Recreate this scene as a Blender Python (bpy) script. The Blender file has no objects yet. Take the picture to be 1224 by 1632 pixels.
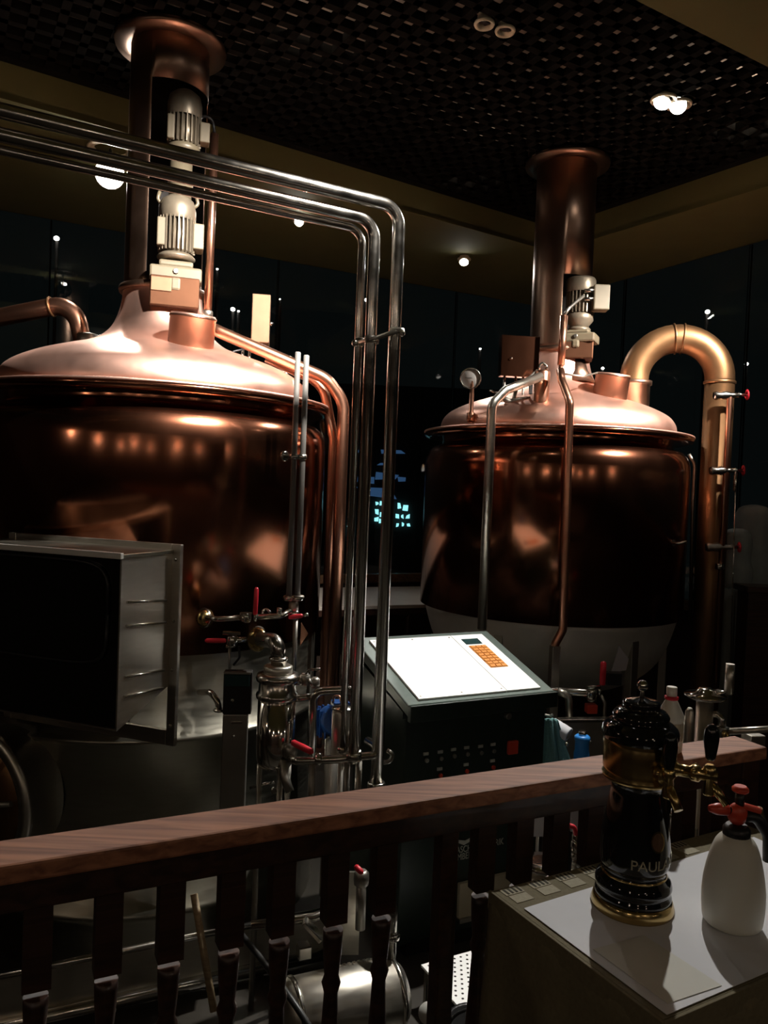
import bpy, bmesh, math, random
from mathutils import Vector, Matrix
random.seed(7)
sc = bpy.context.scene
C = sc.collection
PI = math.pi
D2R = math.radians

# ------------------------------------------------------------------ camera
EYE = 2.10                      # eye height over the brewery floor
F_PX, PITCH, ROLL = 1250.0, D2R(-1.5), D2R(2.3)
cam_d = bpy.data.cameras.new('camera')
cam = bpy.data.objects.new('camera', cam_d); C.objects.link(cam)
cam_d.sensor_fit = 'VERTICAL'; cam_d.sensor_height = 36.0
cam_d.lens = F_PX / 1632.0 * 36.0
cam_d.clip_start = 0.02; cam_d.clip_end = 200
cam.location = (0, 0, EYE)
cam.rotation_mode = 'QUATERNION'
cam.rotation_quaternion = (Matrix.Rotation(PI/2 + PITCH, 3, 'X') @ Matrix.Rotation(ROLL, 3, 'Z')).to_quaternion()
sc.camera = cam

# ------------------------------------------------------------------ world and exposure
w = bpy.data.worlds.new('night'); sc.world = w; w.use_nodes = True
w.node_tree.nodes['Background'].inputs[0].default_value = (0.0040, 0.0055, 0.0055, 1)
w.node_tree.nodes['Background'].inputs[1].default_value = 0.5
sc.view_settings.view_transform = 'Standard'; sc.view_settings.look = 'None'
sc.view_settings.gamma = 1.0; sc.view_settings.use_curve_mapping = False
sc.view_settings.exposure = 0.0

WARM = (1.0, 0.86, 0.72); WHITE = (1.0, 0.96, 0.90)
def spot(loc, target, watts, deg, blend=0.5, size=0.04, color=WHITE, name='spot_light'):
    d = bpy.data.lights.new(name, 'SPOT'); d.energy = watts; d.spot_size = D2R(deg); d.spot_blend = blend
    d.shadow_soft_size = size; d.color = color
    o = bpy.data.objects.new(name, d); C.objects.link(o); o.location = loc
    o.rotation_mode = 'QUATERNION'
    o.rotation_quaternion = (Vector(target) - Vector(loc)).to_track_quat('-Z', 'Y')
    return o
def point(loc, watts, size=0.04, color=WARM, name='lamp_light'):
    d = bpy.data.lights.new(name, 'POINT'); d.energy = watts; d.shadow_soft_size = size; d.color = color
    o = bpy.data.objects.new(name, d); C.objects.link(o); o.location = loc
    return o

# ------------------------------------------------------------------ measuring helpers (a sight line met with a plane of known place)
def ray(px, py):
    dx, dy = px - 612.0, py - 816.0
    cr, sr = math.cos(ROLL), math.sin(ROLL)
    a, b = dx*cr + dy*sr, -dx*sr + dy*cr
    c, s = math.cos(PITCH), math.sin(PITCH)
    return Vector((a/F_PX, c + b/F_PX*s, s - b/F_PX*c))
def P(px, py, Y):
    v = ray(px, py); v = v * (Y / v.y); return Vector((v.x, v.y, v.z + EYE))
def U(px, py, z):
    v = ray(px, py); v = v * ((z - EYE) / v.z); return Vector((v.x, v.y, z))
def zat(py, px, Y): return P(px, py, Y).z

# ------------------------------------------------------------------ materials
MATS = {}
def mat(name, col, metal=0.0, rough=0.5, ns=8.0, amt=0.12, bump=0.0, rvar=0.0, emit=None, estr=0.0, trans=0.0, coat=0.0, ior=1.45, stretch=(1, 1, 1)):
    if name in MATS: return MATS[name]
    m = bpy.data.materials.new(name); m.use_nodes = True
    nt = m.node_tree; b = nt.nodes['Principled BSDF']
    tc = nt.nodes.new('ShaderNodeTexCoord'); mp = nt.nodes.new('ShaderNodeMapping'); mp.inputs['Scale'].default_value = stretch
    nz = nt.nodes.new('ShaderNodeTexNoise'); nz.inputs['Scale'].default_value = ns; nz.inputs['Detail'].default_value = 4
    nt.links.new(tc.outputs['Object'], mp.inputs['Vector']); nt.links.new(mp.outputs['Vector'], nz.inputs['Vector'])
    mx = nt.nodes.new('ShaderNodeMix'); mx.data_type = 'RGBA'
    lo = [max(0, c*(1-amt)) for c in col]; hi = [min(1, c*(1+amt)) for c in col]
    mx.inputs[6].default_value = (*lo, 1); mx.inputs[7].default_value = (*hi, 1)
    nt.links.new(nz.outputs['Fac'], mx.inputs[0]); nt.links.new(mx.outputs[2], b.inputs['Base Color'])
    b.inputs['Metallic'].default_value = metal; b.inputs['Roughness'].default_value = rough
    b.inputs['IOR'].default_value = ior
    if coat: b.inputs['Coat Weight'].default_value = coat; b.inputs['Coat Roughness'].default_value = 0.06
    if trans: b.inputs['Transmission Weight'].default_value = trans
    if rvar:
        mr = nt.nodes.new('ShaderNodeMapRange'); mr.inputs[1].default_value = 0.3; mr.inputs[2].default_value = 0.7
        mr.inputs[3].default_value = max(0.02, rough-rvar); mr.inputs[4].default_value = rough+rvar
        nt.links.new(nz.outputs['Fac'], mr.inputs[0]); nt.links.new(mr.outputs[0], b.inputs['Roughness'])
    if bump:
        bp = nt.nodes.new('ShaderNodeBump'); bp.inputs['Strength'].default_value = bump; bp.inputs['Distance'].default_value = 0.01
        nt.links.new(nz.outputs['Fac'], bp.inputs['Height']); nt.links.new(bp.outputs['Normal'], b.inputs['Normal'])
    if emit:
        b.inputs['Emission Color'].default_value = (*emit, 1); b.inputs['Emission Strength'].default_value = estr
    MATS[name] = m; return m

def wood(name, c1, c2, rough=0.42, scale=1.0, coat=0.15, axis_rot=0.0):
    m = bpy.data.materials.new(name); m.use_nodes = True
    nt = m.node_tree; b = nt.nodes['Principled BSDF']
    tc = nt.nodes.new('ShaderNodeTexCoord'); mp = nt.nodes.new('ShaderNodeMapping')
    mp.inputs['Scale'].default_value = (2*scale, 30*scale, 30*scale); mp.inputs['Rotation'].default_value = (0, 0, axis_rot)
    nz = nt.nodes.new('ShaderNodeTexNoise'); nz.inputs['Scale'].default_value = 2.0; nz.inputs['Detail'].default_value = 8; nz.inputs['Distortion'].default_value = 0.6
    cr = nt.nodes.new('ShaderNodeValToRGB'); cr.color_ramp.elements[0].position = 0.36; cr.color_ramp.elements[1].position = 0.64
    cr.color_ramp.elements[0].color = (*c1, 1); cr.color_ramp.elements[1].color = (*c2, 1)
    nt.links.new(tc.outputs['Object'], mp.inputs['Vector']); nt.links.new(mp.outputs['Vector'], nz.inputs['Vector'])
    nt.links.new(nz.outputs['Fac'], cr.inputs['Fac']); nt.links.new(cr.outputs['Color'], b.inputs['Base Color'])
    b.inputs['Roughness'].default_value = rough; b.inputs['Coat Weight'].default_value = coat
    bp = nt.nodes.new('ShaderNodeBump'); bp.inputs['Strength'].default_value = 0.12; bp.inputs['Distance'].default_value = 0.004
    nt.links.new(nz.outputs['Fac'], bp.inputs['Height']); nt.links.new(bp.outputs['Normal'], b.inputs['Normal'])
    MATS[name] = m; return m

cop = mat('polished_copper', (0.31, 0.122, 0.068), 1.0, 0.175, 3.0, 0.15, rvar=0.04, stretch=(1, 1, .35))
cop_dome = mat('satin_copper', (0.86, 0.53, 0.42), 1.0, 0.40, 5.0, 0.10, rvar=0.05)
cop_pipe = mat('copper_pipe', (0.58, 0.29, 0.19), 1.0, 0.30, 12.0, 0.15)
cop_old = mat('tarnished_copper', (0.21, 0.112, 0.052), 0.9, 0.44, 6.0, 0.2, rvar=0.06)
cop_box = mat('copper_sheet', (0.48, 0.25, 0.17), 1.0, 0.28, 6.0, 0.2)
cop_stack = mat('chimney_copper', (0.29, 0.180, 0.125), 1.0, 0.34, 4.0, 0.2, rvar=0.06)
steel = mat('stainless_steel', (0.54, 0.515, 0.465), 1.0, 0.20, 20.0, 0.08, rvar=0.04)
steel_b = mat('brushed_steel', (0.56, 0.53, 0.46), 1.0, 0.36, 14.0, 0.12, rvar=0.06, stretch=(1, 1, 6))
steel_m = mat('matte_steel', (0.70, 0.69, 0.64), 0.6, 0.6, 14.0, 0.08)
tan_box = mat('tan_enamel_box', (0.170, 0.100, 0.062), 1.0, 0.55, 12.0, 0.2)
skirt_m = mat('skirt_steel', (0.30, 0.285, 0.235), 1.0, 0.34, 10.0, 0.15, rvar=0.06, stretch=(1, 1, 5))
block_m = mat('brown_cast_block', (0.070, 0.032, 0.018), 1.0, 0.55, 12.0, 0.2)
steel_pol = mat('polished_steel', (0.74, 0.71, 0.66), 1.0, 0.10, 20.0, 0.05)
steel_d = mat('dull_steel', (0.36, 0.34, 0.30), 1.0, 0.42, 10.0, 0.15)
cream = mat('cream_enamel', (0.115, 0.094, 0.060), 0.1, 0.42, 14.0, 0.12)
motor_m = mat('motor_casting', (0.17, 0.14, 0.10), 0.55, 0.40, 30.0, 0.2)
olive_w = mat('olive_plaster', (0.125, 0.120, 0.040), 0.0, 0.85, 5.0, 0.10, bump=0.05)
slab_m = mat('tan_slab', (0.30, 0.25, 0.20), 0.0, 0.9, 1.6, 0.25)
black_w = mat('black_lattice', (0.010, 0.010, 0.009), 0.0, 1.0, 20.0, 0.3)
black_w.node_tree.nodes['Principled BSDF'].inputs['Specular IOR Level'].default_value = 0.0
dark_in = mat('near_black', (0.015, 0.012, 0.010), 0.2, 0.7, 10.0, 0.3)
dark_green = mat('dark_green_casing', (0.016, 0.026, 0.020), 0.1, 0.38, 30.0, 0.25, bump=0.03)
grey_green = mat('grey_green_paint', (0.10, 0.13, 0.115), 0.2, 0.35, 40.0, 0.2)
white_pl = mat('white_panel', (0.88, 0.89, 0.87), 0.0, 0.45, 3.0, 0.02)
red_r = mat('red_rubber', (0.55, 0.02, 0.035), 0.0, 0.35, 20.0, 0.12)
red_p = mat('red_plastic', (0.55, 0.06, 0.03), 0.0, 0.35, 20.0, 0.1)
blk_cer = mat('black_glaze', (0.008, 0.009, 0.010), 0.0, 0.07, 8.0, 0.2, coat=0.5)
blk_pl = mat('black_plastic', (0.012, 0.012, 0.012), 0.0, 0.38, 20.0, 0.2)
brass = mat('aged_brass', (0.55, 0.40, 0.17), 1.0, 0.22, 18.0, 0.18)
white_bot = mat('translucent_white_plastic', (0.66, 0.65, 0.56), 0.0, 0.5, 6.0, 0.05)
white_pap = mat('white_paper', (0.70, 0.71, 0.74), 0.0, 0.8, 30.0, 0.03)
yel_pap = mat('yellowed_paper', (0.64, 0.64, 0.58), 0.0, 0.8, 30.0, 0.03)
cloth_m = mat('brown_tablecloth', (0.17, 0.145, 0.085), 0.0, 0.9, 120.0, 0.25, bump=0.1)
patch_m = mat('cream_weave', (0.36, 0.33, 0.24), 0.0, 0.9, 140.0, 0.2, bump=0.1)
stripe_m = mat('dark_weave', (0.05, 0.045, 0.03), 0.0, 0.9, 120.0, 0.2)
teal = mat('teal_terry', (0.16, 0.33, 0.33), 0.0, 0.95, 160.0, 0.3, bump=0.5)
blue_m = mat('blue_paint', (0.010, 0.055, 0.20), 0.0, 0.35, 10.0, 0.1)
blue_pl = mat('blue_plastic', (0.03, 0.22, 0.62), 0.0, 0.35, 10.0, 0.1)
orange_m = mat('orange_keys', (0.62, 0.24, 0.03), 0.0, 0.5, 40.0, 0.15)
lcd_m = mat('lcd_screen', (0.02, 0.05, 0.05), 0.0, 0.15, 10.0, 0.1)
glass_m = mat('window_glass', (0.85, 0.9, 0.9), 0.0, 0.0, 1.0, 0.0, trans=1.0, ior=1.45)
dglass_m = mat('dark_glass', (0.008, 0.008, 0.007), 0.0, 0.06, 4.0, 0.2, coat=0.3)
acryl = mat('milky_acrylic', (0.13, 0.124, 0.113), 0.0, 0.4, 20.0, 0.05)
floor_m = mat('dark_floor_tile', (0.030, 0.026, 0.020), 0.0, 0.45, 5.0, 0.3)
wood_rail = wood('rail_wood', (0.19, 0.072, 0.036), (0.40, 0.170, 0.088), 0.62, 1.0, 0.0, -D2R(26))
wood_dk = wood('dark_stained_wood', (0.020, 0.008, 0.005), (0.050, 0.020, 0.011), 0.42, 1.0, 0.2)
wood_sill = wood('sill_wood', (0.12, 0.06, 0.03), (0.22, 0.12, 0.06), 0.5, 1.0, 0.1, -D2R(27))
counter_m = mat('stone_counter', (0.50, 0.44, 0.38), 0.0, 0.35, 9.0, 0.15)
wall_dk = mat('dark_brown_wall', (0.035, 0.020, 0.012), 0.0, 0.7, 4.0, 0.25)
letter_m = mat('silver_lettering', (0.42, 0.42, 0.38), 0.0, 0.5, 20.0, 0.05)
gold_let = mat('pale_gold_lettering', (0.36, 0.33, 0.24), 0.2, 0.5, 20.0, 0.05)
dial_m = mat('dial_white', (0.30, 0.29, 0.27), 0.0, 0.4, 10.0, 0.02)
lamp_m = mat('lit_bulb', (1, 1, 1), 0.0, 0.4, 5.0, 0.0, emit=(1.0, 0.95, 0.88), estr=60.0)
lamp_w = mat('lit_warm_bulb', (1, 1, 1), 0.0, 0.4, 5.0, 0.0, emit=(1.0, 0.80, 0.60), estr=40.0)
ring_m = mat('cream_trim_ring', (0.75, 0.66, 0.48), 0.0, 0.5, 10.0, 0.05)
stick_m = wood('pale_stick_wood', (0.22, 0.15, 0.08), (0.34, 0.25, 0.14), 0.6, 1.0, 0.0)
hose_m = mat('black_hose', (0.012, 0.012, 0.012), 0.0, 0.45, 30.0, 0.2)
lilac = mat('pale_plate', (0.42, 0.40, 0.42), 0.3, 0.4, 8.0, 0.1)
beige_pl = mat('beige_plinth', (0.40, 0.35, 0.25), 0.0, 0.6, 8.0, 0.1)
ghost_m = mat('pale_cover_fabric', (0.30, 0.33, 0.31), 0.0, 0.9, 12.0, 0.2, bump=0.1)

# ------------------------------------------------------------------ mesh helpers
def to_mesh(name, verts, faces, smooth=False):
    me = bpy.data.meshes.new(name); me.from_pydata([tuple(v) for v in verts], [], faces); me.update()
    if smooth:
        me.polygons.foreach_set('use_smooth', [True]*len(me.polygons))
    return me
class MB:
    def __init__(s): s.v = []; s.f = []; s.sm = []
    def add(s, vs, fs, smooth=False):
        k = len(s.v); s.v += [Vector(v) for v in vs]; s.f += [tuple(i+k for i in f) for f in fs]; s.sm += [smooth]*len(fs); return s
    def box(s, c, size, rz=0.0, M=None):
        hx, hy, hz = size[0]/2, size[1]/2, size[2]/2
        vs = [Vector((x*hx, y*hy, z*hz)) for z in (-1, 1) for y in (-1, 1) for x in (-1, 1)]
        R = M if M is not None else Matrix.Rotation(rz, 3, 'Z')
        vs = [R @ v + Vector(c) for v in vs]
        return s.add(vs, [(0, 2, 3, 1), (4, 5, 7, 6), (0, 1, 5, 4), (2, 6, 7, 3), (0, 4, 6, 2), (1, 3, 7, 5)])
    def prism(s, poly, z0, z1):
        n = len(poly)
        # keep the outline counter-clockwise so that the faces look outward
        ar = sum(poly[i][0]*poly[(i+1) % n][1] - poly[(i+1) % n][0]*poly[i][1] for i in range(n))
        if ar < 0: poly = poly[::-1]
        vs = [Vector((p[0], p[1], z0)) for p in poly] + [Vector((p[0], p[1], z1)) for p in poly]
        return s.add(vs, [tuple(range(n))[::-1], tuple(range(n, 2*n))] + [(i, (i+1) % n, (i+1) % n+n, i+n) for i in range(n)])
    def lathe(s, prof, seg=32, c=(0, 0, 0), axis=None, cap=True, smooth=True):
        R = Matrix.Identity(3) if axis is None else Vector((0, 0, 1)).rotation_difference(Vector(axis)).to_matrix()
        vs = []; fs = []; n = len(prof)
        for r, z in prof:
            for k in range(seg):
                a = 2*PI*k/seg; vs.append(R @ Vector((r*math.cos(a), r*math.sin(a), z)) + Vector(c))
        for i in range(n-1):
            for k in range(seg):
                k2 = (k+1) % seg
                fs.append((i*seg+k, i*seg+k2, (i+1)*seg+k2, (i+1)*seg+k))
        s.add(vs, fs, smooth)
        if cap:
            k0 = len(s.v) - n*seg
            if prof[0][0] > 1e-5: s.f.append(tuple(k0+k for k in range(seg))[::-1]); s.sm.append(False)
            if prof[-1][0] > 1e-5: s.f.append(tuple(k0+(n-1)*seg+k for k in range(seg))); s.sm.append(False)
        return s
    def cyl(s, a, b, r, seg=16, r2=None):
        a = Vector(a); b = Vector(b); L = (b-a).length
        return s.lathe([(r, 0), (r if r2 is None else r2, L)], seg, a, (b-a))
    def disc(s, c, axis, r, t, seg=24, bev=0.15):
        e = min(t*0.4, r*bev)
        return s.lathe([(r-e, 0), (r, e), (r, t-e), (r-e, t)], seg, c, axis)
    def sphere(s, c, r, seg=16, rings=8, sc=(1, 1, 1)):
        prof = [(max(1e-4, r*math.sin(PI*i/rings)), -r*math.cos(PI*i/rings)) for i in range(rings+1)]
        k0 = len(s.v); s.lathe(prof, seg, (0, 0, 0), None, False)
        for i in range(k0, len(s.v)): s.v[i] = Vector((s.v[i].x*sc[0], s.v[i].y*sc[1], s.v[i].z*sc[2])) + Vector(c)
        return s
    def tube(s, pts, r, bend=0.06, seg=14, steps=8, inner=None):
        path = fillet(pts, bend, steps)
        n = len(path); vs = []; fs = []
        t = [(path[min(i+1, n-1)] - path[max(i-1, 0)]).normalized() for i in range(n)]
        up = Vector((0, 0, 1)) if abs(t[0].z) < 0.9 else Vector((1, 0, 0))
        x = t[0].cross(up).normalized()
        for i in range(n):
            if i:
                q = t[i-1].rotation_difference(t[i]); x = q @ x
            x = (x - t[i]*x.dot(t[i])).normalized(); y = t[i].cross(x)
            for k in range(seg):
                a = 2*PI*k/seg; vs.append(path[i] + x*(r*math.cos(a)) + y*(r*math.sin(a)))
        for i in range(n-1):
            for k in range(seg):
                k2 = (k+1) % seg; fs.append((i*seg+k, i*seg+k2, (i+1)*seg+k2, (i+1)*seg+k))
        s.add(vs, fs, True)
        k0 = len(s.v)-n*seg
        s.f.append(tuple(k0+k for k in range(seg))[::-1]); s.sm.append(False)
        s.f.append(tuple(k0+(n-1)*seg+k for k in range(seg))); s.sm.append(False)
        return s
    def build(s, name, m, parent=None, bevel=0.0, at=None):
        me = bpy.data.meshes.new(name)
        off = Vector(at) if at is not None else Vector((0, 0, 0))
        me.from_pydata([tuple(v-off) for v in s.v], [], s.f); me.update()
        me.polygons.foreach_set('use_smooth', s.sm)
        me.materials.append(m)
        o = bpy.data.objects.new(name, me); C.objects.link(o); o.location = off
        if parent is not None:
            o.parent = parent
            o.location = off - WORLD.get(parent.name, Vector((0, 0, 0)))
        WORLD[o.name] = off
        if bevel:
            b = o.modifiers.new('bevel', 'BEVEL'); b.width = bevel; b.segments = 2; b.limit_method = 'ANGLE'
        return o
WORLD = {}
def fillet(pts, bend, steps=8):
    pts = [Vector(p) for p in pts]
    if len(pts) < 3 or bend <= 0: return pts
    out = [pts[0]]
    for i in range(1, len(pts)-1):
        p = pts[i]; a = (pts[i-1]-p); b = (pts[i+1]-p)
        la, lb = a.length, b.length; a.normalize(); b.normalize()
        ang = a.angle(b)
        if ang > PI-0.03: out.append(p); continue
        d = min(bend/math.tan(ang/2), la*0.48, lb*0.48); rr = d*math.tan(ang/2)
        cen = p + (a+b).normalized()*(rr/math.sin(ang/2))
        s0 = p + a*d - cen; s1 = p + b*d - cen
        ax = s0.cross(s1).normalized(); tot = s0.angle(s1)
        for k in range(steps+1):
            out.append(cen + Matrix.Rotation(tot*k/steps, 3, ax) @ s0)
    out.append(pts[-1]); return out

def tag(o, label, cat, group=None):
    o['label'] = label; o['category'] = cat
    if group: o['group'] = group
    return o
def thing(name, label, cat, loc, group=None):
    o = bpy.data.objects.new(name, None); C.objects.link(o); o.location = loc; o.empty_display_size = 0.1
    WORLD[o.name] = Vector(loc); return tag(o, label, cat, group)
def struct(name, mb, m, parent=None):
    o = mb.build(name, m, parent)
    if parent is None: o['kind'] = 'structure'
    return o
def part(mb, name, m, parent, bevel=0.0):
    w0 = WORLD[parent.name]
    o = mb.build(name, m, None, bevel)
    o.parent = parent; WORLD[o.name] = w0
    return o
def dirz(deg): return Vector((math.cos(D2R(deg)), math.sin(D2R(deg)), 0))
def frame(dx, up=Vector((0, 0, 1))):
    """3x3 with columns along, across, up"""
    dx = Vector(dx).normalized(); y = up.cross(dx).normalized(); z = dx.cross(y)
    return Matrix((dx, y, z)).transposed()
# ------------------------------------------------------------------ room shell
CEIL, SOFF, SLAB = 4.41, 4.20, 4.72
A0, A1 = Vector((-0.98, 5.23)), Vector((0.92, 6.47))          # far fascia of the ceiling recess
aA = (A1-A0).normalized()
BC = Vector((2.03, 5.77)); aB = Vector((0.574, -0.819))        # right fascia
C0, C1 = Vector((0.96, 3.34)), Vector((1.74, 3.80)); aC = (C1-C0).normalized()
def isect(p, d, q, e):
    den = d.x*e.y - d.y*e.x; t = ((q.x-p.x)*e.y - (q.y-p.y)*e.x)/den; return p + d*t
corAB = isect(A0, aA, BC, aB); corBC = isect(BC, aB, C0, aC)
endA = A0 - aA*3.6; endC = C0 - aC*4.6
WA0, WA1 = Vector((-1.30, 7.20)), Vector((1.25, 8.50)); aWA = (WA1-WA0).normalized()
WB0, WB1 = Vector((2.03, 7.79)), Vector((2.75, 6.54)); aWB = (WB1-WB0).normalized()
corW = isect(WA0, aWA, WB0, aWB)
wlA = WA0 - aWA*4.6; wrB = WB1 + aWB*5.5

floor = struct('floor', MB().prism([(-7, -6.5), (8, -6.5), (8, 12), (-7, 12)], -0.1, 0.0), floor_m)
# raised gallery the photographer stands on
RD = dirz(26); RN = Vector((-RD.y, RD.x, 0)); RC = Vector((-0.59, 1.235, 0))
g0 = RC + RN*0.07 - RD*4.2; g1 = RC + RN*0.07 + RD*2.6
struct('floor_gallery', MB().prism([g0.xy, g1.xy, (6.0, -5.0), (-5.5, -5.0)], 0.0, 0.45), floor_m)
struct('wall_rear', MB().box((0.5, -5.1, 2.35), (13, 0.2, 4.7)), wall_dk)
struct('wall_left', MB().box((-5.6, 0.5, 2.35), (0.2, 11, 4.7)), wall_dk)

ceiling = struct('ceiling', MB().prism([endA-aA*0.5, corAB+aA*0.6+Vector((0, 0.6)), corBC+Vector((0.8, 0)), endC-aC*0.5], SLAB, SLAB+0.08), slab_m)
# open black lattice hung below the slab
def clip_line(p, d):
    """stretch of a line inside the recess"""
    poly = [endA, endC, corBC, corAB]; ts = []
    for i in range(4):
        q = poly[i]; e = poly[(i+1) % 4]-q
        den = d.x*e.y - d.y*e.x
        if abs(den) < 1e-6: continue
        t = ((q.x-p.x)*e.y - (q.y-p.y)*e.x)/den; s = ((q.x-p.x)*d.y - (q.y-p.y)*d.x)/den
        if -1e-6 <= s <= 1+1e-6: ts.append(t)
    return (min(ts), max(ts)) if len(ts) >= 2 else None
def batten(p, d):
    r = clip_line(p, d)
    if not r or r[1]-r[0] < 0.15: return
    m = p + d*((r[0]+r[1])/2)
    MB().box((m.x, m.y, CEIL+0.0225), (r[1]-r[0]-0.02, 0.044, 0.045), math.atan2(d.y, d.x)).build('batten', black_w, ceiling, at=(m.x, m.y, CEIL+0.0225))
O = Vector((-0.268, 4.989)); g30 = Vector((math.cos(D2R(30)), math.sin(D2R(30)))); g60 = Vector((-g30.y, g30.x)); GP = 0.129
for k in range(-22, 12): batten(O + g60*(GP*(k+.5)), g30)
for k in range(-34, 34): batten(O + g30*(GP*(k+.5)), g60)
for p, q in ((endA, corAB), (corAB, corBC), (endC, corBC)):
    d = (q-p).normalized(); n = Vector((-d.y, d.x)); n = n if n.dot(O-p) > 0 else -n; m = (p+q)/2 + n*.035
    MB().box((m.x, m.y, CEIL+.02), ((q-p).length, .07, .055), math.atan2(d.y, d.x)).build('edge_batten', black_w, ceiling, at=(m.x, m.y, CEIL+.02))
# plaster soffits around the recess
def quad_prism(pts, z0, z1): return MB().prism([(p.x, p.y) for p in pts], z0, z1)
struct('ceiling_soffit_far', quad_prism([endA, corAB, corW, wlA], SOFF, SOFF+0.04), olive_w)
struct('ceiling_soffit_right', quad_prism([corAB, corBC, wrB, corW], SOFF, SOFF+0.04), olive_w)
struct('ceiling_soffit_near', quad_prism([endC, C0-aC*0.01, corBC, wrB+Vector((1.0, -1)), (6.8, -5) and Vector((6.8, -5)), Vector((-5.6, -5))], SOFF, SOFF+0.04), olive_w)
def vwall(name, p, q, z0, z1, t, m, side=1):
    d = (q-p); n = Vector((-d.y, d.x)).normalized()*t*side
    return struct(name, MB().prism([p, q, q+n, p+n], z0, z1), m)
vwall('wall_fascia_far', endA, corAB, SOFF+0.005, SLAB, 0.05, olive_w)
vwall('wall_fascia_right', corAB, corBC, SOFF+0.005, SLAB, 0.05, olive_w)
vwall('wall_fascia_near', endC, corBC, SOFF+0.005, SLAB, 0.05, olive_w, -1)
# plaster pier beside the recess at the far left
pl = U(38, 78, CEIL)
struct('wall_pier_left', MB().box((-2.72, 4.55, 4.30), (0.62, 0.5, 0.35), D2R(33)), olive_w)

# glass walls: panes side by side with hairline joints, wood sill below
def glass_wall(name, p, q, n, sill, z1):
    d = q-p; L = d.length; d.normalize(); nn = Vector((-d.y, d.x)); s = 1 if nn.dot(Vector((0, 1))) > 0 else -1; ang = math.atan2(d.y, d.x)
    win = struct(name, MB().box(((p.x+q.x)/2, (p.y+q.y)/2, sill-0.04), (L, 0.12, 0.08), ang), wood_sill)
    for i in range(n):
        c = p + d*(L*(i+0.5)/n)
        MB().box((c.x, c.y, (sill+z1)/2), (L/n-0.012, 0.012, z1-sill), ang).build('pane', glass_m, win, at=(c.x, c.y, 0))
    for i in range(n+1):
        c = p + d*(L*i/n) + nn*(0.02*s)
        MB().box((c.x, c.y, (sill+z1)/2), (0.012, 0.02, z1-sill), ang).build('mullion', black_w, win, at=(c.x, c.y, 0))
    return win
SILL = zat(916, 600, 7.75)
glass_wall('window_1', wlA, corW, 8, SILL, SOFF)
glass_wall('window_2', corW, wrB, 6, SILL, SOFF)
vwall('wall_far', wlA, corW, 0, SILL-0.08, 0.12, wall_dk)
vwall('wall_right', corW, wrB, 0, SILL-0.08, 0.12, wall_dk)

# ------------------------------------------------------------------ lamps
def downlight(loc, target, r, watts, deg, label, group, bulb=lamp_m, color=WHITE, aim_disc=True, size=0.03, blend=0.8, lit=True, out=0.0, drop=0.0):
    loc = Vector(loc)
    t = thing('downlight', label, 'lamp', loc, group)
    part(MB().lathe([(r*1.05, 0.0), (r*1.45, 0.0), (r*1.5, -0.008), (r*1.4, -0.016), (r*1.05, -0.012), (r*1.02, 0.03)], 24, (0, 0, 0), None, False), 'trim_ring', ring_m, t)
    dr = Vector((0, 0, -drop)); ax = (Vector(target)-loc-dr).normalized()
    if drop: part(MB().cyl((0, 0, 0), dr, .010, 10), 'stem', steel_d, t)
    part(MB().lathe([(r*0.35, -r*1.2), (r*0.8, -r*0.5), (r, 0.0), (r*0.93, 0.0), (r*0.7, -r*0.45), (r*0.3, -r*1.0)], 24, dr+ax*out, ax, False), 'reflector', steel_pol, t)
    part(MB().lathe([(1e-4, -r*0.35), (r*0.6, -r*0.3), (r*0.9, -0.004), (r*0.88, 0.004), (1e-4, 0.01)], 24, dr+ax*out, ax, False), 'bulb', bulb if lit else dark_in, t)
    if lit: spot(loc + dr + ax*(out+0.03), target, watts, deg, blend, size, color)
    return t
KL = Vector((-1.214, 4.179, 0)); KR = Vector((1.160, 5.434, 0))
# soffit row behind the kettles
dl = [U(175, 277, SOFF-0.16)+Vector((0, 0, .158)), U(477, 351, SOFF-0.02), U(740, 412, SOFF-0.02)]
downlight(dl[0], (0, 0.3, 1.9), 0.095, 60, 95, 'brightest glaring downlight in the soffit behind the left chimney', 'soffit downlights', out=0.02, drop=.158)
downlight(dl[1], (-0.4, 2.0, 1.6), 0.036, 14, 100, 'small lit downlight in the far soffit just under the steel pipes', 'soffit downlights', lamp_m, out=.05)
downlight(dl[2], (0.25, 4.6, 0.8), 0.040, 45, 100, 'small lit downlight in the far soffit between the pipes and right chimney', 'soffit downlights', lamp_m, out=.05)
# twin adjustable spots in the lattice, right
tw = [U(1058, 157, CEIL-0.01), U(1082, 165, CEIL-0.01)]
downlight(tw[0], (0.35, 3.6, 1.2), 0.05, 540, 40, 'left one of the two blazing spotlights in the black lattice ceiling', 'lattice spotlights', out=0.035)
downlight(tw[1], (0.0, 1.8, 1.3), 0.05, 360, 74, 'right one of the two blazing spotlights in the black lattice ceiling', 'lattice spotlights', out=0.035)
# unlit pair of rings in the lattice
for px, py, lb in ((772, 36, 'unlit ring downlight in the lattice ceiling, the left of the pair'), (805, 47, 'unlit ring downlight in the lattice ceiling, the right of the pair')):
    p = U(px, py, CEIL-0.005)
    downlight(p, (p.x-0.3, p.y+1.0, 2), 0.034, 0, 30, lb, 'unlit ring downlights', lit=False)
# kettle spots in the near soffit, above the frame
downlight((0.42, 2.35, SOFF-0.02), (-1.05, 3.95, 2.75), 0.05, 2300, 62, 'kettle spotlight in the near soffit aimed at the left dome', 'near soffit spotlights', out=0.03, blend=1.0, color=(1, .93, .86))
downlight((2.75, 3.45, SOFF-0.02), (1.40, 5.20, 2.75), 0.05, 2200, 44, 'kettle spotlight in the near soffit aimed at the right dome', 'near soffit spotlights', out=0.03, blend=1.0, color=(1, .93, .86))
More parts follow.
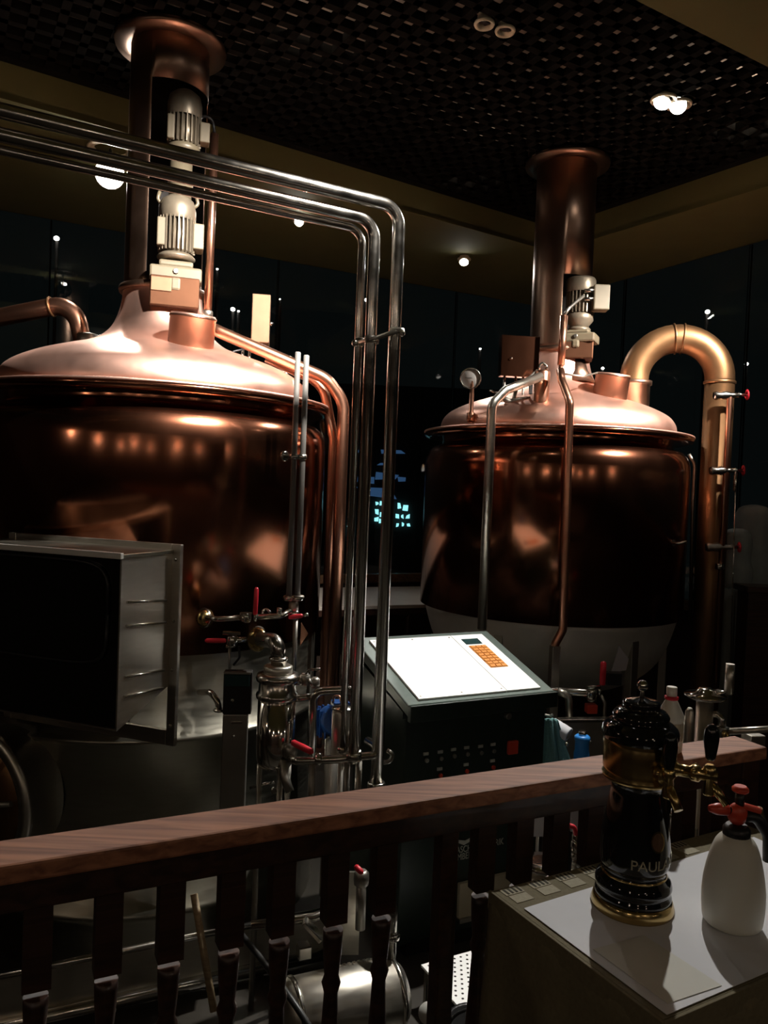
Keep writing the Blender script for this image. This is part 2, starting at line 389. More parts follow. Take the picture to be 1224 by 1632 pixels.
# shielded uplights added above the lattice to brighten the slab
for x, y, wt, lb in ((2.15, 4.75, 5.0, 'shielded fill light added above the lattice near its right edge'), (0.55, 5.75, 1.5, 'shielded fill light added above the lattice near the far fascia'), (-0.45, 4.05, 1.6, 'shielded fill light added above the lattice over the steel pipes')):
    t = thing('fill_uplight', lb, 'lamp', (x, y, CEIL+.05), 'added uplights above the lattice')
    part(MB().lathe([(.001, 0), (.05, 0), (.055, .02), (.05, .02), (.045, .004), (.001, .004)], 20, cap=False), 'tray', black_w, t)
    part(MB().disc((0, 0, .01), (0, 0, 1), .02, .01), 'bulb', lamp_w, t)
    point((x, y, CEIL+.09), wt, .03, (1, .80, .66))
# unseen pendants added behind the camera for fill light and warm copper glints
lamp_p = mat('lit_pendant_globe', (1, 1, 1), 0.0, 0.4, 5.0, 0.0, emit=(1.0, 0.60, 0.32), estr=32.0)
pend = ((-2.6, -0.6), (-0.9, -1.4), (1.3, -0.8), (3.2, -1.2), (-1.8, -3.2), (0.4, -3.4), (2.4, -3.2), (4.3, 0.5), (-2.9, 1.2))
for i, (x, y) in enumerate(pend):
    t = thing('fill_pendant', 'warm globe pendant added for fill light behind the photographer', 'lamp', (x, y, 2.75), 'added fill pendants')
    part(MB().sphere((0, 0, 0), .034, 20, 12), 'globe', lamp_p, t)
    part(MB().lathe([(.06, .02), (.03, .06), (.012, .09)], 20), 'cap', brass, t)
    part(MB().cyl((0, 0, .085), (0, 0, SOFF-2.75-.002), .005, 8), 'cord', blk_pl, t)
    point((x, y, 2.66), 3.6, .05)
# ------------------------------------------------------------------ the two brewing kettles
Z = lambda r: r + EYE            # height over the floor of something measured from eye level
ZR = Z(0.416)
def chimney_mesh(r, z0, z1, a0, a1, za, zb, seg=72):
    """sheet metal tube with a window cut out between azimuths a0..a1 and heights za..zb"""
    mb = MB(); t = 0.006
    zs = [z0, za, zb, z1]; angs = [a0 + (a1-a0)*i/24 for i in range(25)] + [a1 + (a0+360-a1)*i/48 for i in range(1, 48)]
    n = len(angs); vs = []
    for rr in (r, r-t):
        for z in zs:
            for a in angs: vs.append((rr*math.cos(D2R(a)), rr*math.sin(D2R(a)), z))
    L = len(zs)*n; fs = []
    for j in range(3):
        for i in range(n):
            i2 = (i+1) % n
            if j == 1 and i < 24: continue
            fs.append((j*n+i, j*n+i2, (j+1)*n+i2, (j+1)*n+i)); fs.append((L+j*n+i2, L+j*n+i, L+(j+1)*n+i, L+(j+1)*n+i2))
    for i in range(24):
        fs.append((n+i, n+i+1, L+n+i+1, L+n+i)); fs.append((2*n+i+1, 2*n+i, L+2*n+i, L+2*n+i+1))
    fs.append((n, L+n, L+2*n, 2*n)); fs.append((n+24, 2*n+24, L+2*n+24, L+n+24))
    for i in range(n):
        i2 = (i+1) % n
        fs.append((i2, i, L+i, L+i2)); fs.append((3*n+i, 3*n+i2, L+3*n+i2, L+3*n+i))
    return mb.add(vs, fs, True)
DOME = [(.780, .425), (.790, .46), (.778, .512), (.735, .562), (.64, .612), (.52, .655), (.41, .690), (.325, .730), (.262, .787), (.225, .862), (.207, .94), (.203, 1.0)]
def smooth_prof(pr, k=4):
    out = []
    n = len(pr)
    for i in range(n-1):
        p0 = pr[max(i-1, 0)]; p1 = pr[i]; p2 = pr[i+1]; p3 = pr[min(i+2, n-1)]
        for j in range(k):
            t = j/k
            f = lambda a, b, c, d: 0.5*((2*b)+(c-a)*t+(2*a-5*b+4*c-d)*t*t+(3*b-a-3*c+d)*t**3)
            out.append((f(p0[0], p1[0], p2[0], p3[0]), f(p0[1], p1[1], p2[1], p3[1])))
    out.append(pr[-1]); return out
def kettle(axis, label, open_top):
    t = thing('brew_kettle', label, 'kettle', axis)
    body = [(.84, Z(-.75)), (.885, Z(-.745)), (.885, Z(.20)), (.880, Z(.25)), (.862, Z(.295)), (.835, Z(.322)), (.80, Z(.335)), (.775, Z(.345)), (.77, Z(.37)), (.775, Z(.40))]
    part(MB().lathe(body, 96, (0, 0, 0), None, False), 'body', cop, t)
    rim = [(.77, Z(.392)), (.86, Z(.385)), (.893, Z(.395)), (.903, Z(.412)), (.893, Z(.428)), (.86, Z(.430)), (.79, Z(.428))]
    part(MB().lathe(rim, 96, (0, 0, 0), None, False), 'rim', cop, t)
    part(MB().lathe([(.890, Z(.426)), (.897, Z(.420)), (.904, Z(.424)), (.902, Z(.432)), (.893, Z(.434)), (.890, Z(.426))], 96, (0, 0, 0), None, False), 'rim_highlight', cop_dome, t)  # pale ring standing in for the bright highlight along the rim edge
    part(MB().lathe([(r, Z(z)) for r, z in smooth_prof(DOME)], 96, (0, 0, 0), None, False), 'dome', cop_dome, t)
    ch = part(chimney_mesh(.200, Z(1.0), CEIL-0.02, -100, 24, Z(1.04), Z(open_top)), 'chimney', cop_stack, t)
    part(MB().lathe([(.203, Z(.985)), (.222, Z(.985)), (.226, Z(1.0)), (.222, Z(1.015)), (.203, Z(1.02))], 48, (0, 0, 0), None, False), 'collar', cop_stack, ch)
    part(MB().lathe([(.20, CEIL-0.05), (.281, CEIL-0.045), (.285, CEIL-0.03), (.281, CEIL-0.015), (.20, CEIL-0.012)], 48, (0, 0, 0), None, False), 'ceiling_flange', cop_stack, ch)
    # near-black back lining seen through the cut-out
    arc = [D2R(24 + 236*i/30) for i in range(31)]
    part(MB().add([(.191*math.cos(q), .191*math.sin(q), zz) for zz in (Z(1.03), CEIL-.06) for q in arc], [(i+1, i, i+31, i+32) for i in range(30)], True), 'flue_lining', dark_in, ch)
    # inspection can on the dome
    a = dirz(-57); base = a*0.46 + Vector((0, 0, Z(.628))); ax = (Vector((0, 0, 1)) + a*0.16).normalized()
    can = part(MB().lathe([(.105, 0), (.108, .02), (.108, .16), (.112, .163), (.112, .172), (.108, .175)], 40, base, ax), 'inspection_can', cop_box, t)
    part(MB().lathe([(.107, .175), (.104, .182), (.05, .186), (1e-4, .187)], 40, base, ax, False), 'lid', cop_dome, can)
    return t
kl = kettle(KL, 'large left copper brewing kettle with glowing dome and chimney', 2.03)
kr = kettle(KR, 'farther right copper brewing kettle under the round gooseneck pipe', 1.49)
# left kettle: stainless skirt down to the floor
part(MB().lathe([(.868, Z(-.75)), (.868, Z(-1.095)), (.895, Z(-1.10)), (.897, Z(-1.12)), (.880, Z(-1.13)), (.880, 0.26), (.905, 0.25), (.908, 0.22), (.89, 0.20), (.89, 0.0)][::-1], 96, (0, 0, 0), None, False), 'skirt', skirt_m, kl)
# right kettle: stainless bowl on square legs
bowl = smooth_prof([(.845, Z(-.752)), (.84, Z(-.80)), (.78, Z(-.98)), (.68, Z(-1.12)), (.52, Z(-1.22)), (.30, Z(-1.28)), (.10, Z(-1.30)), (.001, Z(-1.30))])
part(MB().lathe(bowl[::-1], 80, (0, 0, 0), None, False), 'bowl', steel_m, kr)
for az in (-122, -62, 28, 118, -2):
    v = dirz(az)*0.80; part(MB().box((v.x, v.y, Z(-.76)/2), (.055, .055, Z(-.76)), D2R(az)), 'leg', steel_d, kr, 0.004)

# ------------------------------------------------------------------ agitator drives
def fins(mb, cx, cy, z0, z1, r0, r1, n=22):
    for k in range(n):
        a = 2*PI*k/n; m = (r0+r1)/2
        mb.box((cx+m*math.cos(a), cy+m*math.sin(a), (z0+z1)/2), (r1-r0, .006, z1-z0), a)
    return mb
def gearbox(t, z0, z1, w, cam_az, zc_tab=0.05):
    """cream cross-shaped gear housing facing the viewer"""
    f = dirz(cam_az); M = frame(Vector((-f.y, f.x, 0)))
    h = z1-z0; s = lambda x, y, z, a, b, c: (M @ Vector((x, y, z)), (a, b, c))
    g = MB()
    g.box(M @ Vector((0, 0, z0+h*.40)), (w, .17, h*.62), 0, M)
    g.box(M @ Vector((0, 0, z0+h*.82)), (w*.66, .15, h*.30), 0, M)
    g.box(M @ Vector((0, -.085, z0-h*.06)), (w*.20, .03, h*.55), 0, M)
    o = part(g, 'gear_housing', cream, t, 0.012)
    part(MB().disc(f*0.086 + Vector((0, 0, z0+h*.48)), f, .013, .008), 'oil_plug', steel_d, o)
    return o
camL = -73.8; camR = -102.0
mL = P(281, 400, 4.03); mL = Vector((mL.x, 4.03, 0))
t = thing('gear_motor', 'double cream gear motor standing in the left chimney opening', 'motor', (mL.x, mL.y, Z(.90)), 'agitator motors')
b0 = -Z(.90)
def lp(mb, name, m, par, bev=0.0): # parts given in floor-based heights
    for i in range(len(mb.v)): mb.v[i] = mb.v[i] + Vector((0, 0, b0))
    return part(mb, name, m, par, bev)
f = dirz(camL); rgt = Vector((-f.y, f.x, 0)); MLf = frame(rgt)
# upper motor
lp(MB().lathe([(.082, Z(1.845)), (.086, Z(1.86)), (.086, Z(1.915)), (.076, Z(1.955)), (.045, Z(1.98)), (1e-4, Z(1.987))], 32, (.02, 0, 0), None, False), 'fan_cap', motor_m, t)
lp(fins(MB().lathe([(.068, Z(1.70)), (.068, Z(1.86))], 28, (.02, 0, 0)), .02, 0, Z(1.71), Z(1.855), .066, .084), 'finned_housing', motor_m, t)
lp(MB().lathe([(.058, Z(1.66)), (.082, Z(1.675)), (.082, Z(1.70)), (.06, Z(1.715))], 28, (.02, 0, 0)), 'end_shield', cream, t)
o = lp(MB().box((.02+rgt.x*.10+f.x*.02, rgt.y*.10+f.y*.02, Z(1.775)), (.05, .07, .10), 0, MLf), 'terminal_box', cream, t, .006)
lp(MB().box((.02-rgt.x*.066+f.x*.045, -rgt.y*.066+f.y*.045, Z(1.775)), (.035, .05, .12), 0, MLf), 'side_plate', cream, t, .006)
lp(MB().lathe([(.056, Z(1.42)), (.056, Z(1.50)), (.062, Z(1.505)), (.062, Z(1.53)), (.056, Z(1.535)), (.056, Z(1.67))], 28, (.01, 0, 0)), 'coupling_tube', cream, t)
# lower motor
lp(MB().lathe([(.086, Z(1.33)), (.092, Z(1.345)), (.092, Z(1.385)), (.080, Z(1.43)), (.05, Z(1.452)), (1e-4, Z(1.458))], 32, (0, 0, 0), None, False), 'fan_cap', motor_m, t)
lp(fins(MB().lathe([(.072, Z(1.16)), (.072, Z(1.34))], 28), 0, 0, Z(1.17), Z(1.34), .070, .092, 26), 'finned_housing', motor_m, t)
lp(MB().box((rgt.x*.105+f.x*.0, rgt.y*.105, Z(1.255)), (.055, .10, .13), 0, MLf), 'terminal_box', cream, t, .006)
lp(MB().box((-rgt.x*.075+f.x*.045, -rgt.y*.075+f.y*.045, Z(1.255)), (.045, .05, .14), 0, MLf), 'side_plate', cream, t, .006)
for sx in (-1, 1):
    lp(MB().tube([rgt*(sx*.07)+Vector((0, 0, Z(1.40))), rgt*(sx*.10)+Vector((0, 0, Z(1.43))), rgt*(sx*.09)+Vector((0, 0, Z(1.47)))], .009, .02, 8), 'lifting_lug', cream, t)
lp(MB().disc((0, 0, Z(1.125)), (0, 0, 1), .095, .035), 'flange', motor_m, t)
g = gearbox(t, Z(1.0)+b0, Z(1.12)+b0, .255, camL)
lp(MB().box((-.01*f.x, 0, Z(.955)), (.24, .19, .15), 0, MLf), 'mounting_block', block_m, t, .006)
lp(MB().box((f.x*.012-rgt.x*.045, f.y*.10-rgt.y*.045, Z(.985)), (.10, .012, .07), 0, MLf), 'cover_plate', tan_box, t, .003)
# right motor
mR = P(924, 500, 5.28); mR = Vector((mR.x, 5.28, 0))
t2 = thing('gear_motor', 'single cream gear motor with square terminal box on the right kettle', 'motor', (mR.x, mR.y, Z(.80)), 'agitator motors')
t = t2; b0 = -Z(.80); f = dirz(camR); rgt = Vector((-f.y, f.x, 0)); MRf = frame(rgt)
lp(MB().lathe([(.094, Z(1.375)), (.098, Z(1.385)), (.098, Z(1.455)), (.09, Z(1.47)), (1e-4, Z(1.474))], 32, (0, 0, 0), None, False), 'fan_cap', motor_m, t)
lp(fins(MB().lathe([(.076, Z(1.22)), (.076, Z(1.38))], 28), 0, 0, Z(1.235), Z(1.375), .074, .094, 24), 'finned_housing', motor_m, t)
lp(MB().box(rgt*.125+f*.06+Vector((0, 0, Z(1.325))), (.105, .09, .165), 0, frame(Matrix.Rotation(D2R(12), 3, 'Z') @ rgt)), 'terminal_box', cream, t, .008)
for dz in (.035, -.02):
    lp(MB().cyl(rgt*.02+f*.10+Vector((0, 0, Z(1.33+dz))), rgt*.08+f*.10+Vector((0, 0, Z(1.335+dz))), .013, 12), 'cable_gland', steel, t)
lp(MB().lathe([(.06, Z(1.14)), (.066, Z(1.16)), (.09, Z(1.19)), (.092, Z(1.225)), (.08, Z(1.235))], 28), 'end_shield', motor_m, t)
lp(MB().disc((0, 0, Z(1.115)), (0, 0, 1), .075, .03), 'flange', motor_m, t)
gearbox(t, Z(1.03)+b0, Z(1.125)+b0, .245, camR-14)
lp(MB().box((0, 0, Z(.985)), (.19, .17, .11), 0, MRf), 'mounting_block', block_m, t, .006)
lp(MB().lathe([(.035, Z(.80)), (.035, Z(.94))], 20), 'drive_shaft', cop_pipe, t)
lp(MB().lathe([(.125, Z(.78)), (.07, Z(.86)), (.05, Z(.93))], 28), 'drive_cone', cop_stack, t)

# ------------------------------------------------------------------ conduits and copper pipes at the left kettle
Yc = 4.12
t = thing('cable_conduit', 'upright copper conduit beside the left chimney', 'pipe', P(331, 500, Yc))
part(MB().tube([P(342, 214, Yc)-WORLD[t.name], Vector((0, 0, 0))], .021, 0), 'conduit', cop_pipe, t)
part(MB().tube([P(342, 212, Yc)-WORLD[t.name], P(339, 190, Yc)-WORLD[t.name], P(324, 184, Yc-.03)-WORLD[t.name], P(312, 196, Yc-.06)-WORLD[t.name]], .0075, .04, 8), 'cable', blk_pl, t)
part(MB().disc(Vector((0, 0, -.015)), (0, 0, 1), .027, .03), 'clamp', steel_d, t)

v = MB().tube([P(331, 520, 4.02), P(352, 530, 4.02), P(520, 603, 4.05), P(548, 640, 4.08), P(531, 1092, 4.08)], .031, .16, 16)
tag(v.build('overflow_pipe', cop_pipe, None, at=P(531, 1092, 4.08)), 'thicker outer copper pipe sloping off the left dome and down', 'pipe', 'copper side pipes')
v = MB().tube([P(425, 570, 4.14), P(515, 612, 4.16), P(532, 700, 4.18), P(516, 1092, 4.18)], .026, .15, 16, 12)
tag(v.build('overflow_pipe', cop_pipe, None, at=P(514, 1092, 4.18)), 'thinner inner copper pipe hugging the left kettle rim and down', 'pipe', 'copper side pipes')
# vapour pipe at far left
e = P(138, 545, 4.45)
t = thing('vapour_pipe', 'thick copper pipe entering the left dome from the left edge', 'pipe', e)
part(MB().tube([P(-90, 524, 4.45)-e, P(118, 482, 4.45)-e, Vector((0, 0, -.08))], .050, .13, 18), 'pipe', cop_pipe, t)
part(MB().lathe([(.056, -.02), (.062, -.01), (.062, .035), (.056, .045)], 20, (0, 0, .0)), 'socket', steel_d, t)
part(MB().lathe([(.055, -.006), (.058, -.004), (.058, .004), (.055, .006)], 20, P(82, 489, 4.45)-e, P(118, 482, 4.45)-P(-90, 524, 4.45)), 'seam', cop_old, t)
# switch box behind the left dome
e = P(408, 590, 4.42)
t = thing('switch_box', 'narrow copper coloured switch box on posts behind the left dome', 'box', e)
bw = P(403, 474, 4.42)-e; 
Mx = frame(dirz(8))
part(MB().box((P(416, 512, 4.42)-e), (.10, .16, .265), 0, Mx), 'case', tan_box, t, .004)
for px in (388, 399): part(MB().cyl(P(px, 545, 4.45)-e, P(px-4, 600, 4.45)-e, .008, 8), 'post', steel_d, t)
part(MB().sphere(P(432, 516, 4.36)-e, .012, 10, 6), 'knob', steel, t)
part(MB().tube([P(392, 556, 4.42)-e, P(372, 560, 4.40)-e, P(362, 574, 4.36)-e], .006, .03, 8), 'cable', blk_pl, t)
e = P(457, 575, 4.4)
t = thing('dome_valve', 'small steel valve block behind the left dome pipes', 'valve', e)
part(MB().box((0, 0, 0), (.05, .05, .05), .3), 'body', steel, t, .005)
part(MB().cyl((0, 0, -.12), (0, 0, -.02), .012, 10), 'stem', steel_d, t)
part(MB().cyl((-.05, 0, -.06), (.03, 0, -.055), .012, 10), 'branch', steel_d, t)

# sight tubes in front of the left kettle
YS = 3.42
for px0, px1, lb, dy in ((475, 462.5, 'left of the two milky sight tubes before the left kettle', 0), (488.5, 476, 'right of the two milky sight tubes before the left kettle', 5)):
    top = P(px0, 561+dy, YS); bot = P(px1, 950, YS); bot.x = top.x
    t = thing('sight_tube', lb, 'tube', bot, 'sight tubes')
    part(MB().lathe([(.0125, 0), (.0125, top.z-bot.z-.004), (.010, top.z-bot.z)], 16), 'tube', acryl, t)
    part(MB().disc((0, 0, -.02), (0, 0, 1), .026, .02), 'foot_nut', steel, t)
    zb = zat(728, 470, YS)-bot.z
    part(MB().lathe([(.0125, zb-.012), (.019, zb-.01), (.019, zb+.01), (.0125, zb+.012)], 16), 'collar', steel, t)
e = P(452, 727, 3.55)
t = thing('tube_bracket', 'steel bracket holding the sight tubes to the left kettle', 'bracket', e)
part(MB().cyl((0, 0, 0), P(486, 728, 3.45)-e, .008, 10), 'arm', steel, t)
part(MB().disc((0, .0, 0), (P(452, 727, 3.55)-KL-Vector((0, 0, e.z))), .024, .012), 'plate', steel, t)

# ------------------------------------------------------------------ stainless pipe bundle on the near side
PD = dirz(29)
def bundle(px, py, Y, r, bot_py, label, bend):
    c = P(px, py, Y); b = P(px - (bot_py-py)*0.0402, bot_py, Y); b.x = c.x; b.y = c.y
    l = c - PD*2.6
    t = thing('steel_pipe', label, 'pipe', b, 'bent steel pipe bundle')
    part(MB().tube([l-b, c-b, Vector((0, 0, 0))], r, bend, 18, 10), 'pipe', steel, t)
    part(MB().disc(Vector((0, 0, .01)), (0, 0, 1), r*1.5, .03), 'union', steel, t)
    return t, c
bundle(637, 331, 3.00, .0235, 1262, 'outermost and thickest of the three bent steel pipes', .075)
bundle(598, 352, 2.98, .0225, 1215, 'middle one of the three bent steel pipes', .075)
bundle(578, 367, 3.03, .0150, 1205, 'innermost thinnest of the three bent steel pipes', .06)
e = P(604, 538, 2.96)
t = thing('pipe_clamp', 'steel clamp bar joining the three bent steel pipes', 'clamp', e)
q = [P(572, 546, 3.01), P(592, 541, 2.95), P(632, 528, 2.97)]
part(MB().tube([q[0]-e, q[1]-e, q[2]-e], .009, .02, 10), 'bar', steel_d, t)
for p, r in ((P(574, 545, 3.03), .020), (P(592, 542, 2.98), .0285), (P(632, 529, 3.0), .030)):
    part(MB().lathe([(r*.8, -.014), (r, -.012), (r, .012), (r*.8, .014)], 20, p-e), 'band', steel_d, t)
for px, py in ((566, 547), (640, 531)): part(MB().sphere(P(px, py, 2.97)-e, .014, 10, 6), 'bolt', steel, t)
# ------------------------------------------------------------------ hatch hood on the left kettle
out = dirz(-110); rg = Vector((-out.y, out.x, 0))          # outward and to the right along the hood
def on_line(px, py, p, d):
    """sight line met with the upright plane through p along d"""
    v = ray(px, py); n = Vector((-d.y, d.x, 0)); k = n.dot(Vector((p.x, p.y, 0)))/n.dot(Vector((v.x, v.y, 0))); q = v*k
    return Vector((q.x, q.y, q.z+EYE))
FB = KL + out*0.93
FR = on_line(287, 900, FB, rg); s_r = (FR-FB).dot(rg)
FR = Vector((FR.x, FR.y, 0)); wid = 0.86
zt, zb = zat(868, 288, FR.y), zat(1190, 270, FR.y)
t = thing('hatch_hood', 'stainless steel hatch hood with dark glass front on the left kettle', 'hood', Vector((FR.x-rg.x*wid/2, FR.y-rg.y*wid/2, zb)))
e = WORLD[t.name]; M = frame(rg)
def hp(s, o, z): # along the hood from its right edge, outward, height
    return FR - rg*s + out*o + Vector((0, 0, z)) - e
mb = MB()
for c, sz in ((hp(.02, -.01, (zt+zb)/2), (.04, .02, zt-zb)), (hp(wid-.02, -.01, (zt+zb)/2), (.04, .02, zt-zb)), (hp(wid/2, -.01, zt-.02), (wid-.08, .02, .04)), (hp(wid/2, -.01, zb+.03), (wid-.08, .02, .06))):
    mb.box(c, sz, 0, M)
part(mb, 'flange_frame', steel_b, t, .003)
part(MB().box(hp(.58, -.10, (zt+zb)/2), (.50, .16, zt-zb-.06), 0, M), 'neck_box', steel_b, t)
pr = 0.30; ft, fb2, bb = zt-.035, zat(1165, 197, FR.y-.28), zat(1092, 270, FR.y)
i0, i1 = .036, wid-.036
def side(s): return [hp(s, 0, ft), hp(s, pr, ft), hp(s, pr, fb2), hp(s, 0, bb)]
for s in (i0, i1):
    a = side(s); b2 = side(s + (.006 if s < .4 else -.006))
    part(MB().add(a+b2, [(0, 1, 2, 3), (7, 6, 5, 4), (0, 4, 5, 1), (1, 5, 6, 2), (2, 6, 7, 3), (3, 7, 4, 0)]), 'side_panel', steel_b, t)
for k in range(4):
    zz = ft - .16 - k*.085 if k < 2 else ft - .29 - k*.07
    part(MB().cyl(hp(i0-.003, .035, zz-.02), hp(i0-.003, pr-.03, zz), .005, 8), 'pressed_rib', steel, t)
part(MB().box(hp(wid/2, pr/2, ft+.006), (wid-.06, pr+.03, .014), 0, M), 'top_panel', skirt_m, t, .002)
part(MB().box(hp(wid/2, pr+.012, ft+.008), (wid-.05, .016, .022), 0, M), 'front_lip', steel_m, t, .002)  # paler steel gives the lip the bright line of light along the hood edge
a = [hp(i0, 0, bb), hp(i1, 0, bb), hp(i1, pr, fb2), hp(i0, pr, fb2)]
part(MB().add(a + [v - Vector((0, 0, .006)) for v in a], [(0, 1, 2, 3), (7, 6, 5, 4), (0, 4, 5, 1), (1, 5, 6, 2), (2, 6, 7, 3), (3, 7, 4, 0)]), 'bottom_panel', steel_b, t)
gl = part(MB().box(hp(wid/2, pr-.006, (ft+fb2)/2), (wid-.085, .01, ft-fb2-.01), 0, M), 'glass_front', dglass_m, t)
rr = []
zc, hh, ww = (ft+fb2)/2+.10, (ft-fb2)/2-.12, (i1-i0)/2-.05
for q in range(33):
    an = 2*PI*q/32; ca, sa = math.cos(an), math.sin(an)
    rr.append(hp(wid/2 - ww*math.copysign(abs(ca)**.35, ca), pr+.006, zc + hh*math.copysign(abs(sa)**.35, sa)))
part(MB().tube(rr, .007, 0, 8), 'gasket', blk_pl, gl)
part(MB().tube([hp(.062, .0, zt-.27), hp(.062, .045, zt-.27), hp(.062, .045, zb+.26), hp(.062, .0, zb+.26)], .007, .02, 10), 'grab_handle', steel, t)
for zz in (zt-.06, zt-.30, zb+.30, zb+.08): part(MB().sphere(hp(.02, .002, zz), .007, 8, 5), 'rivet', steel, t)

# ------------------------------------------------------------------ round manway low on the left kettle
mo = dirz(-115); mr2 = Vector((-mo.y, mo.x, 0))
mc = KL + mo*1.0; mc = Vector((mc.x, mc.y, zat(1275, 30, mc.y)))
t = thing('manway', 'round manhole with spoked clamp arms low on the left kettle', 'hatch', mc)
part(MB().lathe([(.285, -.16), (.285, .02), (.315, .022), (.315, .05), (.27, .055), (.255, .03), (.255, -.1)], 48, (0, 0, 0), mo, False), 'ring', steel_b, t)
part(MB().lathe([(.252, -.02), (.245, .0), (.16, .03), (.001, .045)], 40, (0, 0, 0), mo, False), 'door', cop_old, t)
upv = Vector((0, 0, 1))
for an in (12, 62, 108, 172, 232, 300):
    d = mr2*math.cos(D2R(an)) + upv*math.sin(D2R(an))
    part(MB().cyl(mo*.10, mo*.07 + d*.25, .016, 10, .011), 'clamp_arm', steel_d, t)
part(MB().disc(mo*.05, mo, .055, .08), 'hub', steel_d, t)
part(MB().lathe([(.11, -.008), (.118, 0), (.11, .008), (.102, 0), (.11, -.008)], 28, mo*.15, mo, False), 'hand_wheel', blk_pl, t)
part(MB().cyl(mo*.05, mo*.17, .012, 10), 'spindle', steel, t)

# ------------------------------------------------------------------ valve runs before the left kettle
def handle(par, a, b, m=red_r, r=.0095):
    a = Vector(a)-WORLD[par.name]; b = Vector(b)-WORLD[par.name]; d = (b-a).normalized()
    return part(MB().lathe([(r*.7, 0), (r, .006), (r*1.08, (b-a).length*.5), (r, (b-a).length-.008), (r*.5, (b-a).length)], 12, a, d), 'red_grip' if m is red_r else 'grip', m, par)
def pipe_part(par, pts, r, m=steel, name='pipe', bend=.04):
    return part(MB().tube([Vector(p)-WORLD[par.name] for p in pts], r, bend, 14), name, m, par)
def ball(par, p, r, m=steel, name='body'):
    q = Vector(p)-WORLD[par.name]
    return part(MB().lathe([(r*.55, -r*1.1), (r*.95, -r*.75), (r, 0), (r*.95, r*.75), (r*.55, r*1.1)], 16, q), name, m, par)
def disc_part(par, p, ax, r, t, m=steel, name='flange'):
    return part(MB().disc(Vector(p)-WORLD[par.name], ax, r, t), name, m, par)
Yv = 3.33
e = P(325, 985, Yv+.03)
t = thing('valve_run', 'upper steel sampling pipe with upright red lever on the left kettle', 'valve', e)
ax = (e-KL); ax.z = 0; ax.normalize()
part(MB().lathe([(.040, -.02), (.040, 0), (.034, .012), (.02, .03), (.001, .034)], 24, (0, 0, 0), (-.55, -.8, .1)), 'round_boss', brass, t)
part(MB().lathe([(.040, -.004), (.045, 0), (.040, .006)], 24, (0, 0, 0), (-.55, -.8, .1), False), 'clamp_ring', steel, t)
pipe_part(t, [P(330, 984, Yv), P(345, 987, Yv-.04), P(386, 984, Yv-.04)], .0115)
ball(t, P(393, 984, Yv-.04), .020); disc_part(t, P(385, 984, Yv-.04), (1, 0, 0), .019, .012); disc_part(t, P(405, 983, Yv-.04), (1, 0, 0), .019, .012)
part(MB().box(P(392, 978, Yv-.045)-e, (.05, .02, .012), .1), 'valve_arm', steel, t, .003)
pipe_part(t, [P(408, 983, Yv-.04), P(448, 982, Yv-.02), P(462, 974, Yv+.02)], .0115)
handle(t, P(406.5, 980, Yv-.05), P(409, 936, Yv-.05))
pipe_part(t, [P(419, 981, Yv), P(418, 974, Yv+.02), P(424, 970, Yv+.03), P(431, 976, Yv)], .006, steel, 'loop', .02)
disc_part(t, P(444, 980, Yv-.02), (.1, 0, 1), .011, .03, steel, 'stub')
e = P(469, 972, 3.42)
t = thing('ball_valve', 'steel valve with level red grip under the sight tubes', 'valve', e)
disc_part(t, P(462.5, 954, 3.42), (0, 0, 1), .026, .014); disc_part(t, P(476, 953, 3.42), (0, 0, 1), .024, .012, steel_d)
ball(t, P(468, 966, 3.42), .022, steel_d); ball(t, P(470, 980, 3.42), .020, steel)
handle(t, P(460, 984, 3.385), P(483, 981, 3.385)); pipe_part(t, [P(483, 981, 3.385), P(491, 979, 3.385)], .007)
pipe_part(t, [P(471, 988, 3.42), P(468, 1075, 3.42)], .011, steel_d)
tri = [P(480, 992, 3.44), P(491, 1010, 3.44), P(478, 1030, 3.44)]
part(MB().add([v-e for v in tri] + [v-e+Vector((0, .004, 0)) for v in tri], [(0, 1, 2), (5, 4, 3), (0, 3, 4, 1), (1, 4, 5, 2), (2, 5, 3, 0)]), 'gusset', cop_box, t)
e = P(370, 1020, 3.30)
t = thing('ball_valve', 'steel valve with red grip pointing left below the sampling pipe', 'valve', e)
ball(t, P(370, 1021, 3.30), .024); disc_part(t, P(362, 1009, 3.30), (1, 0, .0), .010, .04); disc_part(t, P(366, 1032, 3.3), (0, 0, 1), .018, .012)
part(MB().box(P(369, 1009, 3.29)-e, (.075, .02, .014), 0), 'yoke', steel, t, .003)
handle(t, P(360, 1021, 3.27), P(327, 1021, 3.27)); pipe_part(t, [P(375, 1020, 3.30), P(392, 1019, 3.32)], .012)
pipe_part(t, [P(381, 1030, 3.32), P(382, 1048, 3.33), P(372, 1060, 3.33)], .005, blk_pl, 'cable', .02)
pipe_part(t, [P(366, 1034, 3.30), P(366, 1070, 3.30)], .006, steel_d, 'drain')
